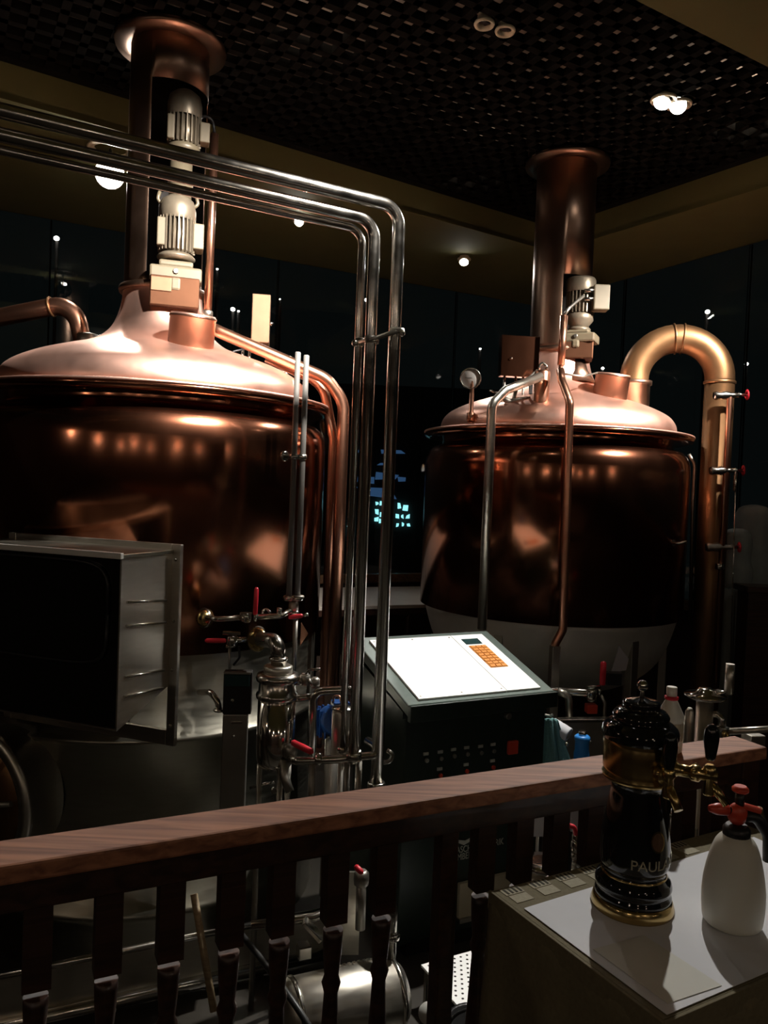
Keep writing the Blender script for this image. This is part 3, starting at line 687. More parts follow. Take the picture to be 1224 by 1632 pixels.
# outlet elbow and filter housing
YF = 3.12
fc = P(440, 1240, YF); fx = P(441, 1130, YF)
fc = Vector((fx.x, YF, 0.80)); 
zf = lambda py: zat(py, 441, YF-.08)
t = thing('filter_housing', 'upright polished steel filter housing with elbow in front of the left kettle', 'filter', fc)
e = fc; zl = lambda py: zf(py)-fc.z
part(MB().lathe([(.062, zl(1232)), (.074, zl(1222)), (.076, zl(1205)), (.076, zl(1122))], 40), 'lower_shell', steel_pol, t)
part(MB().lathe([(.076, zl(1122)), (.083, zl(1120)), (.085, zl(1116)), (.083, zl(1112)), (.076, zl(1110)), (.074, zl(1090))], 40, cap=False), 'clamp_ring', steel, t)
part(MB().lathe([(.074, zl(1112)), (.072, zl(1095)), (.085, zl(1092)), (.088, zl(1087)), (.082, zl(1081)), (.058, zl(1079))], 40), 'head', steel, t)
part(MB().lathe([(.056, zl(1081)), (.058, zl(1076)), (.058, zl(1069)), (.05, zl(1067))], 32), 'collar', steel_b, t)
part(MB().lathe([(.030, zl(1070)), (.030, zl(1061)), (.038, zl(1060)), (.038, zl(1055)), (.028, zl(1053))], 28), 'union', steel, t)
part(MB().tube([Vector((0, 0, zl(1058))), P(441, 1022, YF)-e, P(416, 1019, YF+.09)-e], .031, .075, 18), 'elbow', steel, t)
cw = P(410, 1019, YF+.12)-e
part(MB().lathe([(.02, -.02), (.046, -.012), (.052, 0), (.046, .012), (.02, .03)], 28, cw, (-.45, -.7, 0.05)), 'wall_flange', brass, t)
part(MB().cyl(cw, cw + Vector((-.02, .16, 0)), .028, 16), 'wall_stub', steel_b, t)
part(MB().cyl((.06, 0, zl(1122)), (.15, .02, zl(1118)), .014, 12), 'side_port', steel, t)
for a in (30, 200, 300): part(MB().cyl((.06*math.cos(D2R(a)), .06*math.sin(D2R(a)), -fc.z), (.06*math.cos(D2R(a)), .06*math.sin(D2R(a)), zl(1228)), .012, 10), 'leg', steel_d, t)
# lever valve between the filter and the arch
e = P(490, 1085, 3.12)
t = thing('ball_valve', 'bare steel lever valve right of the filter housing', 'valve', e)
ball(t, P(486, 1083, 3.12), .022, steel_d); disc_part(t, P(486, 1079, 3.12), (0, 0, 1), .018, .014)
pipe_part(t, [P(486, 1077, 3.12), P(491, 1068, 3.10), P(511, 1066, 3.08)], .005, steel, 'lever', .015)
ball(t, P(502, 1088, 3.13), .020, steel_d, 'union'); disc_part(t, P(477, 1086, 3.12), (.9, .1, .4), .020, .012); disc_part(t, P(494, 1088, 3.12), (.8, .0, .6), .022, .012)
pipe_part(t, [P(475, 1087, 3.12), P(466, 1090, 3.12)], .012)
# arch pipe
v = MB().tube([P(497, 1232, 3.13), P(499, 1102, 3.13), P(556, 1099, 3.13), P(571, 1106, 3.12), P(565, 1150, 3.10)], .0165, .045, 16)
a = v.build('arch_pipe', steel, None, at=P(497, 1232, 3.13)); tag(a, 'steel pipe arching over the blue pump beside the filter', 'pipe')
# pump with blue motor
e = P(530, 1150, 3.28); e = Vector((e.x, 3.30, e.z))
t = thing('circulation_pump', 'blue pump motor half hidden behind the arch pipe', 'pump', e)
part(MB().lathe([(.03, -.07), (.058, -.06), (.064, -.03), (.064, .05), (.055, .062)], 24, (0, 0, 0), (.3, -.9, .25)), 'motor', blue_m, t)
part(fins(MB(), 0, 0, -.06, .05, .060, .073, 16), 'cooling_fins', blue_m, t)
part(MB().box((.03, -.02, .075), (.07, .06, .03), .3), 'terminal_box', blue_m, t, .005)
part(MB().tube([(.0, -.04, .085), (.005, -.06, .12), (.03, -.075, .125), (.04, -.08, .08)], .005, .02, 8), 'cable', cop_pipe, t)
part(MB().cyl((0, 0, -.06), (0, 0, -.75), .03, 12), 'pump_stand', steel_d, t)
pc = P(545, 1170, 3.06)
t = thing('air_vessel', 'small upright steel cylinder in front of the blue pump', 'cylinder', Vector((pc.x, 3.06, zat(1206, 545, 3.06))))
h = zat(1134, 545, 3.02)-WORLD[t.name].z
part(MB().lathe([(.040, 0), (.042, .01), (.042, h-.012), (.036, h)], 32), 'shell', steel_b, t)
part(MB().lathe([(.040, h-.003), (.044, h), (.040, h+.006), (.012, h+.009), (.006, h+.02), (.001, h+.021)], 32), 'cap', steel, t)
part(MB().cyl((0, 0, -.85), (0, 0, 0), .012, 10), 'post', steel_d, t)
# low cross run with red lever
e = P(540, 1208, 2.98)
t = thing('valve_run', 'level steel pipe run with red lever above the rail', 'valve', e)
pipe_part(t, [P(459, 1205, 3.06), P(470, 1213, 2.99), P(540, 1210, 2.98), P(602, 1203, 2.98), P(606, 1193, 3.10), P(585, 1180, 3.18)], .0155, steel, 'pipe', .035)
for px, py in ((506, 1209), (569, 1203)):
    disc_part(t, P(px-4, py+1, 2.98), (1, .05, 0), .024, .026, steel, 'union')
ball(t, P(463, 1198, 3.05), .026, steel_d)
handle(t, P(466, 1183, 3.02), P(498, 1199, 2.94), red_r, .0125)
part(MB().sphere(P(562, 1175, 3.02)-e, .019, 12, 8), 'knob', steel, t)
pipe_part(t, [P(561, 1166, 3.05), P(562, 1203, 3.0)], .013, steel_d, 'stub')
pipe_part(t, [P(617, 1196, 3.06), P(627, 1202, 3.06), P(622, 1214, 3.06), P(606, 1216, 3.06)], .009, steel, 'bend', .03)
for px in (498, 553, 572): pipe_part(t, [P(px, 1214, 3.0), P(px-4, 1330, 3.0)], .013, steel_d, 'down_leg')
pipe_part(t, [P(455, 1212, 3.06), P(452, 1236, 3.04), P(462, 1262, 3.02)], .018, steel_d, 'elbow')
pipe_part(t, [P(398, 1256, 3.1), P(438, 1246, 3.1)], .006, steel, 'rod'); disc_part(t, P(436, 1258, 3.04), (.2, -.9, 0), .012, .02, steel, 'nut')
# control column on the skirt
YK = 3.20
e = P(372, 1250, YK); e = Vector((e.x, YK, 0.3))
t = thing('instrument_column', 'dark narrow instrument column before the left kettle skirt', 'column', e)
zz = lambda py: zat(py, 360, YK)-.3
part(MB().box((0, 0, (zz(1135)+0)/2 - .0), (.10, .06, zz(1135)), .1), 'post', steel_d, t, .004)
part(MB().box((.005, 0, (zz(1068)+zz(1135))/2+.0), (.115, .05, zz(1068)-zz(1135)), .1), 'case', dark_in, t, .004)
part(MB().box((.005, -.03, (zz(1072)+zz(1090))/2), (.10, .012, zz(1072)-zz(1090)), .1), 'display', lcd_m, t, .002)
part(MB().box((.005, -.028, zz(1069)), (.108, .016, .008), .1), 'bezel', steel_d, t)
part(MB().sphere((-.01, -.032, zz(1112)), .008, 8, 6), 'button', steel, t)
part(MB().box((.01, -.034, zz(1147)), (.045, .01, .008), .1), 'latch', steel, t)
part(MB().sphere((-.0, -.034, zz(1168)), .007, 8, 6), 'screw', steel, t)
e = P(330, 1102, 3.27)
t = thing('drain_elbow', 'short bent steel pipe left of the instrument column', 'pipe', e)
pipe_part(t, [P(318, 1103, 3.33), P(336, 1103, 3.22), P(347, 1118, 3.20), P(349, 1130, 3.20)], .013, steel, 'pipe', .04)
disc_part(t, P(349, 1134, 3.20), (0, 0, 1), .024, .012)

# ------------------------------------------------------------------ floor level steelwork seen between the balusters
PDn = dirz(25); q0 = P(300, 1567, 3.18)
t = thing('steel_plinth', 'long low stainless plinth on the floor before the left kettle', 'plinth', Vector((q0.x, q0.y, 0)))
Mx = frame(PDn)
part(MB().box(PDn*-.25+Vector((0, 0, .13)), (1.7, .03, .22), 0, Mx), 'panel', steel_b, t)
part(MB().tube([PDn*-1.1+Vector((0, -.02, .245)), PDn*.58+Vector((0, -.02, .245))], .014, 0, 12), 'upper_rail', steel, t)
part(MB().tube([PDn*-1.1+Vector((0, -.03, .055)), PDn*.60+Vector((0, -.03, .055))], .026, 0, 14), 'lower_pipe', steel, t)
for s in (-.9, -.3, .3): part(MB().cyl(PDn*s+Vector((0, 0, 0)), PDn*s+Vector((0, 0, .05)), .02, 10), 'foot', steel_d, t)
part(MB().box(PDn*-.30+Vector((-.02, -.03, .30)), (.05, .03, .05), .4), 'catch', steel_pol, t, .004)
q0 = P(548, 1560, 2.86); ta = dirz(24)
t = thing('horizontal_tank', 'small horizontal polished steel tank lying behind the balusters', 'tank', Vector((q0.x, q0.y, 0)))
part(MB().lathe([(.03, -.25), (.10, -.235), (.13, -.20), (.13, .20), (.10, .235), (.03, .25)], 40, (0, 0, .19), ta), 'shell', steel_b, t)
for s in (-.20, .19): part(MB().lathe([(.130, 0), (.135, .004), (.135, .016), (.130, .02)], 40, ta*s+Vector((0, 0, .19)), ta, False), 'band', steel, t)
for k in range(9):
    part(MB().box(ta*(-.02+k*.02)+Vector((-.02, .03, .318)), (.012, .014, .006), D2R(24)), 'bolt', steel_pol, t)
for s in (-.14, .14): part(MB().box(ta*s+Vector((0, 0, .035)), (.03, .16, .07), D2R(24)), 'saddle', steel_d, t)
pu = ta*.19+Vector((0, .02, .30))
part(MB().tube([pu, pu+Vector((.0, 0, .22)), pu+Vector((-.05, .10, .24))], .020, .05, 14), 'outlet_elbow', steel, t)
part(MB().disc(pu+Vector((0, 0, .09)), (0, 0, 1), .032, .024), 'clamp', steel_pol, t)
# low pipe and bracket behind the left balusters
v = MB().tube([P(400, 1475, 3.0), P(500, 1462, 3.05), P(545, 1446, 3.1)], .018, .05)
tag(v.build('low_pipe', steel, None, at=P(500, 1462, 3.05)), 'thin steel pipe low behind the middle balusters', 'pipe')
v = MB().box(P(498, 1482, 3.0), (.10, .02, .05), 0, frame(Vector((.6, 0, -.6)), Vector((0, 1, 0)))).box(P(484, 1515, 3.0), (.05, .05, .05), .4)
tag(v.build('angle_bracket', steel, None, .004, at=P(498, 1482, 3.0)), 'bright folded steel bracket behind the middle balusters', 'bracket')
v = MB().cyl(P(309, 1425, 3.0), P(341, 1612, 2.86), .014, 10)
tag(v.build('wooden_stick', stick_m, None, at=P(341, 1612, 2.86)), 'pale wooden stick leaning behind the left balusters', 'stick')
v = MB().tube([P(373, 1475, 2.9), P(410, 1520, 2.80), P(470, 1600, 2.58), P(520, 1680, 2.5)], .011, .2, 10)
tag(v.build('black_hose', hose_m, None, at=P(410, 1520, 2.86)), 'thin black hose crossing behind the middle balusters', 'hose')
t = thing('red_lever', 'small red lever valve low between the middle balusters', 'valve', P(572, 1390, 3.0))
handle(t, P(566, 1380, 2.98), P(578, 1392, 2.96), red_r, .011); ball(t, P(576, 1400, 3.0), .03, steel_d)
pipe_part(t, [P(576, 1400, 3.0), P(574, 1480, 3.0)], .02, steel_d)
v = MB().box(P(556, 1455, 3.14), (.09, .012, .34), .1)
tag(v.build('steel_sheet', steel_b, None, at=P(556, 1455, 3.14)), 'dull upright steel sheet behind the middle balusters', 'panel')
# ------------------------------------------------------------------ right kettle fittings
def tobj(name, label, cat, px, py, Y, group=None): return thing(name, label, cat, P(px, py, Y), group)
# gooseneck vapour pipe
oR = dirz(-12)
g0 = KR + oR*0.505; gz = zat(606, 1080, 5.3); rad = 0.272
t = thing('gooseneck_pipe', 'fat copper gooseneck pipe arching off the right dome to the floor', 'pipe', Vector((g0.x+oR.x*2*rad, g0.y+oR.y*2*rad, 0)))
e = WORLD[t.name]; gc = g0 + oR*rad + Vector((0, 0, gz))
arc = [gc - e + oR*(-rad*math.cos(PI*i/24)) + Vector((0, 0, rad*math.sin(PI*i/24))) for i in range(25)]
part(MB().tube([g0-e+Vector((0, 0, Z(.66)))] + arc + [Vector((0, 0, gz-.02))], .094, 0, 28), 'arch', cop_old, t)
part(MB().lathe([(.094, 0), (.094, gz-.02)], 32), 'downpipe', cop_old, t)
for an in (0.47, 0.53):
    a = PI*an; c = gc-e + oR*(-rad*math.cos(a)) + Vector((0, 0, rad*math.sin(a))); d = oR*math.sin(a)+Vector((0, 0, math.cos(a)))
    part(MB().lathe([(.098, -.006), (.103, -.004), (.103, .004), (.098, .006)], 28, c, d, False), 'weld_bead', cop_old, t)
part(MB().lathe([(.097, gz-.03), (.102, gz-.025), (.102, gz-.012), (.097, gz-.008)], 32, cap=False), 'weld_bead', cop_old, t)
zc = Z(.80)
part(MB().lathe([(.10, zc-.16), (.106, zc-.15), (.106, zc-.02), (.118, zc-.015), (.118, zc+.012), (.10, zc+.015)], 32, g0-e, None, False), 'socket', cop_stack, t)
# sampling line with three hand-wheel valves beside the downpipe
YG = 5.03
sx = P(1163.5, 625, YG).x
t = thing('sampling_line', 'thin copper line with three red hand wheels beside the gooseneck downpipe', 'pipe', Vector((sx, YG, zat(1100, 1148, YG))))
e = WORLD[t.name]
part(MB().tube([Vector((0, 0, 0)), Vector((0, 0, zat(628, 1163, YG)-e.z)), Vector((-.07, .02, zat(630, 1163, YG)-e.z))], .018, .02, 12), 'line', cop_pipe, t)
for py, px in ((630, 1163), (750, 1157), (872, 1153)):
    z = zat(py, px, YG)-e.z
    vb = part(MB().lathe([(.022, -.10), (.03, -.085), (.024, -.06), (.03, -.03), (.02, .0), (.014, .05), (.02, .055), (.010, .07), (.010, .10)], 16, (0, 0, z), (1, -.12, .05)), 'valve', steel_d if py > 800 else steel, t)
    wv = part(MB().lathe([(.028, -.006), (.036, 0), (.028, .006), (.024, 0), (.028, -.006)], 20, Vector((.105, -.012, z+.005)), (1, -.12, .05), False), 'hand_wheel', red_r, t)
    part(MB().cyl((.10, -.012+.027, z+.005), (.10, -.012-.027, z+.005), .005, 8).cyl((.10, -.012, z-.025), (.10, -.012, z+.035), .005, 8), 'spokes', red_r, wv)
part(MB().disc((-.01, 0, zat(908, 1151, YG)-e.z), (0, 0, 1), .028, .04), 'union', steel, t)
t = tobj('level_gauge', 'clear gauge glass hanging on a thin wire right of the downpipe', 'gauge', 1162, 1100, 5.0)
e = WORLD[t.name]
part(MB().lathe([(.028, 0), (.030, .005), (.030, .16), (.024, .17)], 20), 'glass', acryl, t)
part(MB().tube([(0, 0, .165), P(1173, 752, 5.0)-e], .004, 0, 6), 'wire', steel, t)
part(MB().lathe([(.008, -.05), (.012, -.04), (.012, .06), (.006, .07)], 10, P(1172, 770, 5.0)-e), 'shackle', steel, t)
part(MB().cyl((0, 0, .0), P(1134, 1101, 5.0)-e, .012, 10), 'arm', steel, t)
# pressure gauge
t = tobj('pressure_gauge', 'round pressure gauge with white dial on the right dome', 'gauge', 751, 648, 4.95)
e = WORLD[t.name]; gcn = P(750, 603, 4.95)-e; ga = (Vector((0, 0, EYE))-P(750, 603, 4.95)).normalized()
part(MB().lathe([(.064, -.02), (.067, -.01), (.067, .018), (.060, .022), (.058, .012)], 32, gcn, ga, False), 'case', steel, t)
dl_ = part(MB().lathe([(.060, -.015), (.060, .012), (.001, .013)], 32, gcn, ga), 'dial', dial_m, t)
part(MB().box(gcn+ga*.016+Vector((-.012, 0, .002)), (.05, .003, .003), .15), 'needle', blk_pl, dl_)
part(MB().lathe([(.016, -.16), (.026, -.15), (.026, -.10), (.016, -.095), (.012, .10)], 16, gcn*0+Vector((0, 0, .06))), 'stem', cop_pipe, t)
# square copper cabinet on posts
t = tobj('junction_box', 'square shiny copper junction box on posts over the right dome', 'box', 828, 640, 4.98)
e = WORLD[t.name]
part(MB().box(P(827, 569, 4.98)-e, (.245, .07, .255), D2R(6)), 'case', cop, t, .004)
for px in (804, 822, 834): part(MB().cyl(P(px, 600, 4.99)-e, P(px-1, 652, 4.99)-e, .008, 8), 'post', steel_d, t)
part(MB().box(P(846, 615, 4.97)-e, (.02, .02, .10), 0), 'clip', blk_pl, t)
part(MB().sphere(P(815, 571, 4.93)-e, .008, 8, 6), 'screw', steel, t)
t = tobj('spray_head_stub', 'steel branch fittings under the copper junction box', 'fitting', 815, 645, 4.88)
e = WORLD[t.name]
part(MB().cyl((0, 0, -.03), P(824, 615, 4.88)-e, .012, 10), 'stem', steel_d, t)
part(MB().tube([P(795, 632, 4.88)-e, P(812, 640, 4.88)-e, P(845, 636, 4.88)-e], .018, .03, 10), 'branch', steel_d, t)
for px, py in ((797, 640), (824, 618), (840, 612)): part(MB().disc(P(px, py, 4.87)-e, (.3, -.3, 1), .018, .02), 'nut', steel, t)
part(MB().cyl(P(798, 628, 4.9)-e, P(780, 622, 4.92)-e, .007, 8), 'lever', steel, t)
# hanging copper cylinder
cx = P(863, 620, 4.80)
t = thing('float_tube', 'small upright copper cylinder in front of the right chimney foot', 'cylinder', Vector((cx.x, 4.80, zat(655, 862, 4.80))))
hh = zat(591, 864, 4.80)-WORLD[t.name].z
part(MB().lathe([(.02, 0), (.040, .02), (.046, .06), (.048, hh-.01), (.044, hh)], 28), 'shell', cop_pipe, t)
part(MB().tube([(-.02, 0, hh), (-.02, 0, hh+.03), (0, 0, hh+.05), (.025, 0, hh+.03), (.025, 0, hh)], .008, .015, 8), 'loop', steel, t)
part(MB().cyl((0, .03, .06), (0, .2, .0), .014, 8), 'bracket', cop_pipe, t)
# pale pipe down the front of the right kettle
v = MB().tube([P(862, 600, 4.72), P(806, 622, 4.60), P(784, 645, 4.50), P(768, 1003, 4.50)], .027, .07, 16)
tag(v.build('wash_pipe', steel_b, None, at=P(768, 1003, 4.5)), 'pale pipe bending off the right dome and down the kettle left side', 'pipe', 'front pipes of the right kettle')
Yp = 4.46
t = thing('wash_pipe', 'copper pipe with a kink down the middle of the right kettle', 'pipe', P(880, 1190, Yp), 'front pipes of the right kettle')
e = WORLD[t.name]
part(MB().tube([P(893, 590, 4.70)-e, P(895, 606, 4.66)-e, P(908, 640, 4.46)-e, P(897, 1004, Yp)-e, P(885, 1026, Yp)-e, P(884, 1040, Yp)-e], .024, .05, 16), 'pipe', cop_pipe, t)
part(MB().box((P(881, 1108, Yp)-e), (.05, .05, P(881, 1030, Yp).z-P(881, 1188, Yp).z), .2), 'square_drain', steel_d, t, .003)
part(MB().box(Vector((0, 0, -e.z/2)), (.05, .05, e.z), .2), 'stand', steel_d, t)
t = tobj('cable_conduit', 'short copper conduit with grey cable before the right chimney', 'pipe', 894, 582, 4.86)
e = WORLD[t.name]
part(MB().cyl((0, 0, 0), P(899, 503, 4.86)-e, .023, 14), 'conduit', cop_pipe, t)
part(MB().tube([P(899, 503, 4.86)-e, P(906, 492, 4.86)-e, P(922, 478, 4.95)-e, P(930, 472, 5.05)-e], .010, .05, 8), 'cable', steel_d, t)
part(MB().cyl((0, 0, -.06), (0, 0, 0), .014, 10), 'gland', steel, t)
v = MB().tube([P(952, 594, 4.98), P(930, 600, 4.85), P(900, 596, 4.80)], .006, .05, 8)
tag(v.build('signal_cable', steel_d, None, at=P(930, 600, 4.85)), 'thin cable from inspection can to conduit on the right dome', 'cable')
v = MB().tube([P(856, 590, 4.8), P(838, 606, 4.75), P(814, 622, 4.68)], .007, .05, 8)
tag(v.build('signal_cable', steel_d, None, at=P(838, 606, 4.75)), 'thin grey cable slung under the junction box', 'cable')
v = MB().tube([P(1098, 724, 5.3), P(1108, 740, 5.3), P(1104, 800, 5.3), P(1100, 990, 5.3)], .012, .1, 10)
tag(v.build('earth_cable', steel_d, None, at=P(1100, 990, 5.3)), 'thin pale line down the right flank of the right kettle', 'cable')
t = tobj('hook_latch', 'tiny hook on the right flank of the right kettle', 'hook', 1085, 866, 4.78)
part(MB().tube([(-.05, .02, 0), (0, 0, 0), (.03, -.01, .015)], .008, .01, 8), 'hook', steel, t)
part(MB().disc((-.04, .03, 0), (.4, -.8, 0), .02, .012), 'plate', steel_d, t)
# bottom outlet with red lever
YB = 4.30
t = tobj('outlet_valve', 'steel outlet with upright red lever under the right kettle bowl', 'valve', 950, 1104, YB)
e = WORLD[t.name]
pipe_part(t, [P(872, 1101, YB), P(935, 1104, YB), P(950, 1103, YB)], .022, steel, 'pipe')
pipe_part(t, [P(888, 1102, YB-.02), P(906, 1108, YB-.02), P(908, 1150, YB-.02)], .020, steel_b, 'branch', .06)
ball(t, P(942, 1104, YB), .034); disc_part(t, P(934, 1104, YB), (1, 0, 0), .034, .02); disc_part(t, P(951, 1101, YB), (1, .1, .2), .030, .02)
pipe_part(t, [P(936, 1096, YB-.03), P(957, 1094, YB-.03)], .009, steel, 'lever_arm')
handle(t, P(960, 1092, YB-.03), P(962, 1054, YB-.03), red_r, .016)
disc_part(t, P(943, 1118, YB), (0, 0, 1), .026, .016); pipe_part(t, [P(957, 1108, YB), P(964, 1120, YB), P(963, 1142, YB)], .010, steel_b, 'hose', .03)
part(MB().box(P(942, 1129, YB)-e, (.06, .05, .05), .1), 'tag_plate', red_p, t, .006)
part(MB().box(P(977, 1081, YB+.02)-e, (.085, .05, .07), .05), 'actuator', blk_pl, t, .006)
pl_ = [P(987, 1030, 4.55), P(1002, 1050, 4.55), P(998, 1068, 4.55), P(974, 1072, 4.55)]
v = MB().add(pl_ + [p+Vector((0, .01, 0)) for p in pl_], [(0, 3, 2, 1), (4, 5, 6, 7), (0, 1, 5, 4), (1, 2, 6, 5), (2, 3, 7, 6), (3, 0, 4, 7)])
tag(v.build('bowl_plate', lilac, None, at=pl_[0]), 'pale lilac triangular plate under the right kettle', 'plate')
# sink front below the right kettle
t = tobj('steel_sink', 'stainless sink front below the right kettle outlet', 'sink', 932, 1175, 4.12)
e = WORLD[t.name]; Mx = frame(dirz(10))
part(MB().box((0, 0, -.02), (.30, .02, .22), 0, Mx), 'front_panel', steel_b, t, .004)
part(MB().box((0, -.005, .095), (.31, .05, .018), 0, Mx), 'front_edge', steel, t, .004)
part(MB().box((0, .1, -.14), (.30, .20, .02), 0, Mx), 'basin_floor', steel_b, t)
for dx in (-.13, .13): part(MB().box((dx, .05, -.55), (.03, .03, .82), 0, Mx), 'leg', steel_d, t)

# ------------------------------------------------------------------ control desk
e1 = dirz(27); e2 = Vector((-e1.y, e1.x, 0)); up = Vector((0, 0, 1))
BL = U(667, 1115, EYE-.92); BR = on_line(862, 1103, BL, e1); TL = on_line(588, 1021, BL, e2)
W = (BR-BL).dot(e1); Dp = (TL-BL).dot(e2); rise = TL.z-BL.z
sl = (e2*Dp + up*rise); slen = sl.length; sl.normalize(); nrm = e1.cross(sl); Ms = Matrix((e1, sl, nrm)).transposed()
base = BL + e1*W/2 + e2*Dp/2; base.z = 0
t = thing('control_desk', 'dark green brewery control desk with sloping white panel', 'desk', base)
e = base
def dk(a, b, h): return BL + e1*a + sl*b + nrm*h - e           # on the sloping top
part(MB().box(dk(W/2, slen/2, -.032), (W+.13, slen+.10, .05), 0, Ms), 'sloping_top', grey_green, t, .006)
ws = W*.705
pa = part(MB().box(dk(ws/2, slen/2, -.002), (ws-.004, slen, .010), 0, Ms), 'white_panel', white_pl, t, .001)
pb = part(MB().box(dk(ws+(W-ws)/2, slen/2, -.002), (W-ws-.004, slen, .010), 0, Ms), 'operating_panel', white_pl, t, .001)
for a in (.02, W*.35, ws-.02):
    for b in (.02, slen-.02): part(MB().disc(dk(a, b, .002), nrm, .005, .003, 10), 'screw', steel_d, pa)
pw = W-ws
part(MB().box(dk(ws+pw*.44, slen*.86, .004), (pw*.50, slen*.10, .004), 0, Ms), 'display', lcd_m, pb)
kp = part(MB().box(dk(ws+pw*.46, slen*.575, .004), (pw*.52, slen*.40, .003), 0, Ms), 'keypad', orange_m, pb)
for i in range(3):
    for j in range(8):
        part(MB().box(dk(ws+pw*(.29+.17*i), slen*(.40+.05*j), .007), (pw*.14, slen*.038, .004), 0, Ms), 'key', orange_m, kp)
hz = BL.z - .075
def dv(a, o, z): return BL + e1*a - e2*o + up*(z-BL.z) - e     # on the upright front
part(MB().box(dv(W/2, .035, BL.z-.05), (W+.13, .03, .075), 0, frame(e1)), 'front_lip', dark_green, t, .004)
fo = -.02
body = MB().prism([(q.x, q.y) for q in (dv(-.05, fo, 0), dv(W+.05, fo, 0), dv(W+.05, -Dp-.03, 0), dv(-.05, -Dp-.03, 0))], .06-e.z, BL.z-.07)
bd = part(body, 'cabinet', dark_green, t, .006)
for a in (-.06, W+.045):   # sloping cheeks under the top
    c = [dv(a, fo-.01, BL.z-.09), dv(a, -Dp-.03, BL.z-.09), dv(a, -Dp-.03, BL.z+rise-.075), dv(a, fo-.01, BL.z-.06)]
    c2 = [v+e1*.015 for v in c]
    part(MB().add(c+c2, [(0, 1, 2, 3), (7, 6, 5, 4), (0, 4, 5, 1), (1, 5, 6, 2), (2, 6, 7, 3), (3, 7, 4, 0)]), 'cheek', dark_green, t)
fp = BL - e2*fo
def fpos(px, py, o=.004):
    q = on_line(px, py, fp, e1); return q - e2*o - e
Mf = frame(e1)
for px, py in ((678, 1201), (701, 1198), (722, 1194), (743, 1191), (765, 1189), (785, 1186), (700, 1225), (742, 1218), (784, 1212)):
    part(MB().box(fpos(px, py), (.026, .006, .013), 0, Mf), 'label_plate', letter_m, bd)
    b_ = part(MB().disc(fpos(px+.5, py+10), -e2, .010, .012, 14), 'push_button', red_p if py > 1210 else steel_d, bd)
part(MB().box(fpos(815, 1190, .01), (.058, .02, .066), 0, Mf), 'main_switch', red_p, bd, .006)
part(MB().disc(fpos(806, 1139, .0), -e2, .016, .03, 16), 'lock_knob', steel_d, bd)
part(MB().box(fpos(769, 1424, .012), (.29, .022, .165), 0, Mf), 'plinth_panel', beige_pl, t, .004)
part(MB().box(fpos(769, 1453, .02), (.30, .03, .02), 0, Mf), 'plinth_ledge', steel_d, t)
part(MB().box(base*0+Vector((0, 0, .03)), (W, Dp*.9, .06), 0, Mf), 'base', blk_pl, t)
def text_mb(txt, size, extr=0.001):
    cu = bpy.data.curves.new('lettering', 'FONT'); cu.body = txt; cu.size = size; cu.extrude = extr
    o = bpy.data.objects.new('lettering_source', cu); C.objects.link(o)
    dg = bpy.context.evaluated_depsgraph_get(); me = bpy.data.meshes.new_from_object(o.evaluated_get(dg))
    mb = MB(); mb.add([v.co.copy() for v in me.vertices], [tuple(p.vertices) for p in me.polygons])
    bpy.data.objects.remove(o); bpy.data.curves.remove(cu); bpy.data.meshes.remove(me)
    return mb
def place_text(txt, h, width, org, ex, ez, en, name, m, par):
    mb = text_mb(txt, 1.0); x0 = min(v.x for v in mb.v); x1 = max(v.x for v in mb.v); y1 = max(v.y for v in mb.v)
    for i, v in enumerate(mb.v): mb.v[i] = org + ex*((v.x-x0)/(x1-x0)*width) + ez*(v.y/y1*h) + en*(v.z+.002)
    return part(mb, name, m, par)
l0 = fpos(719, 1361); l1 = fpos(801, 1349); wl = (l1-l0).dot(e1)
tx = MB()
place_text('MASCHINENFABRIK', .030, wl, l0, e1, up, -e2, 'lettering', letter_m, bd)
l2 = fpos(716, 1373); place_text('BAMBERG', .030, (fpos(757, 1367)-l2).dot(e1), l2, e1, up, -e2, 'lettering', letter_m, bd)
cv = [fpos(728, 1338), fpos(728, 1342), fpos(738, 1346), fpos(750, 1339), fpos(750, 1334), fpos(740, 1339)]
part(MB().add(cv + [v - e2*.003 for v in cv], [(0, 1, 2, 5), (5, 2, 3, 4), (6, 11, 8, 7), (11, 10, 9, 8), (0, 6, 7, 1), (1, 7, 8, 2), (2, 8, 9, 3), (3, 9, 10, 4), (4, 10, 11, 5), (5, 11, 6, 0)]), 'chevron_emblem', letter_m, bd)
# towel, paper roll, blue canister beside the desk
def cloth(cols, rows, fn, thick=.006):
    vs = [fn(i/cols, j/rows) for j in range(rows+1) for i in range(cols+1)]; n = cols+1
    fs = [(j*n+i, j*n+i+1, (j+1)*n+i+1, (j+1)*n+i) for j in range(rows) for i in range(cols)]
    return vs, fs
ct = P(870, 1146, 3.98)
def towel(u, v):
    wd = .085 + .10*v; x = (u-.28)*wd*1.0 + .03*v
    y = .014*math.sin(u*11+.6)*(.35+v) + .006*math.sin(u*23)
    return Vector((x, y - .02*math.sin(PI*u), -.30*v - .015*math.sin(u*PI)*0 + .012*(1-v)*math.sin(PI*u)))
vs, fs = cloth(36, 20, towel)
mb = MB().add([v + ct for v in vs], fs, True)
o = mb.build('hand_towel', teal, None, at=ct); tag(o, 'teal terry towel hanging beside the control desk', 'towel')
sm = o.modifiers.new('thick', 'SOLIDIFY'); sm.thickness = .007
t = tobj('towel_hook', 'small dark hook holding the teal towel', 'hook', 870, 1143, 3.99)
part(MB().tube([(-.10, .02, .015), (-.02, .01, .012), (.02, -.01, .010), (.03, -.02, .02)], .006, .01, 8), 'hook', steel_d, t)
ra = Vector((.75, -.55, -.35)).normalized(); rc = P(893, 1163, 4.0)
t = thing('paper_roll', 'white paper roll beside the teal towel', 'roll', rc)
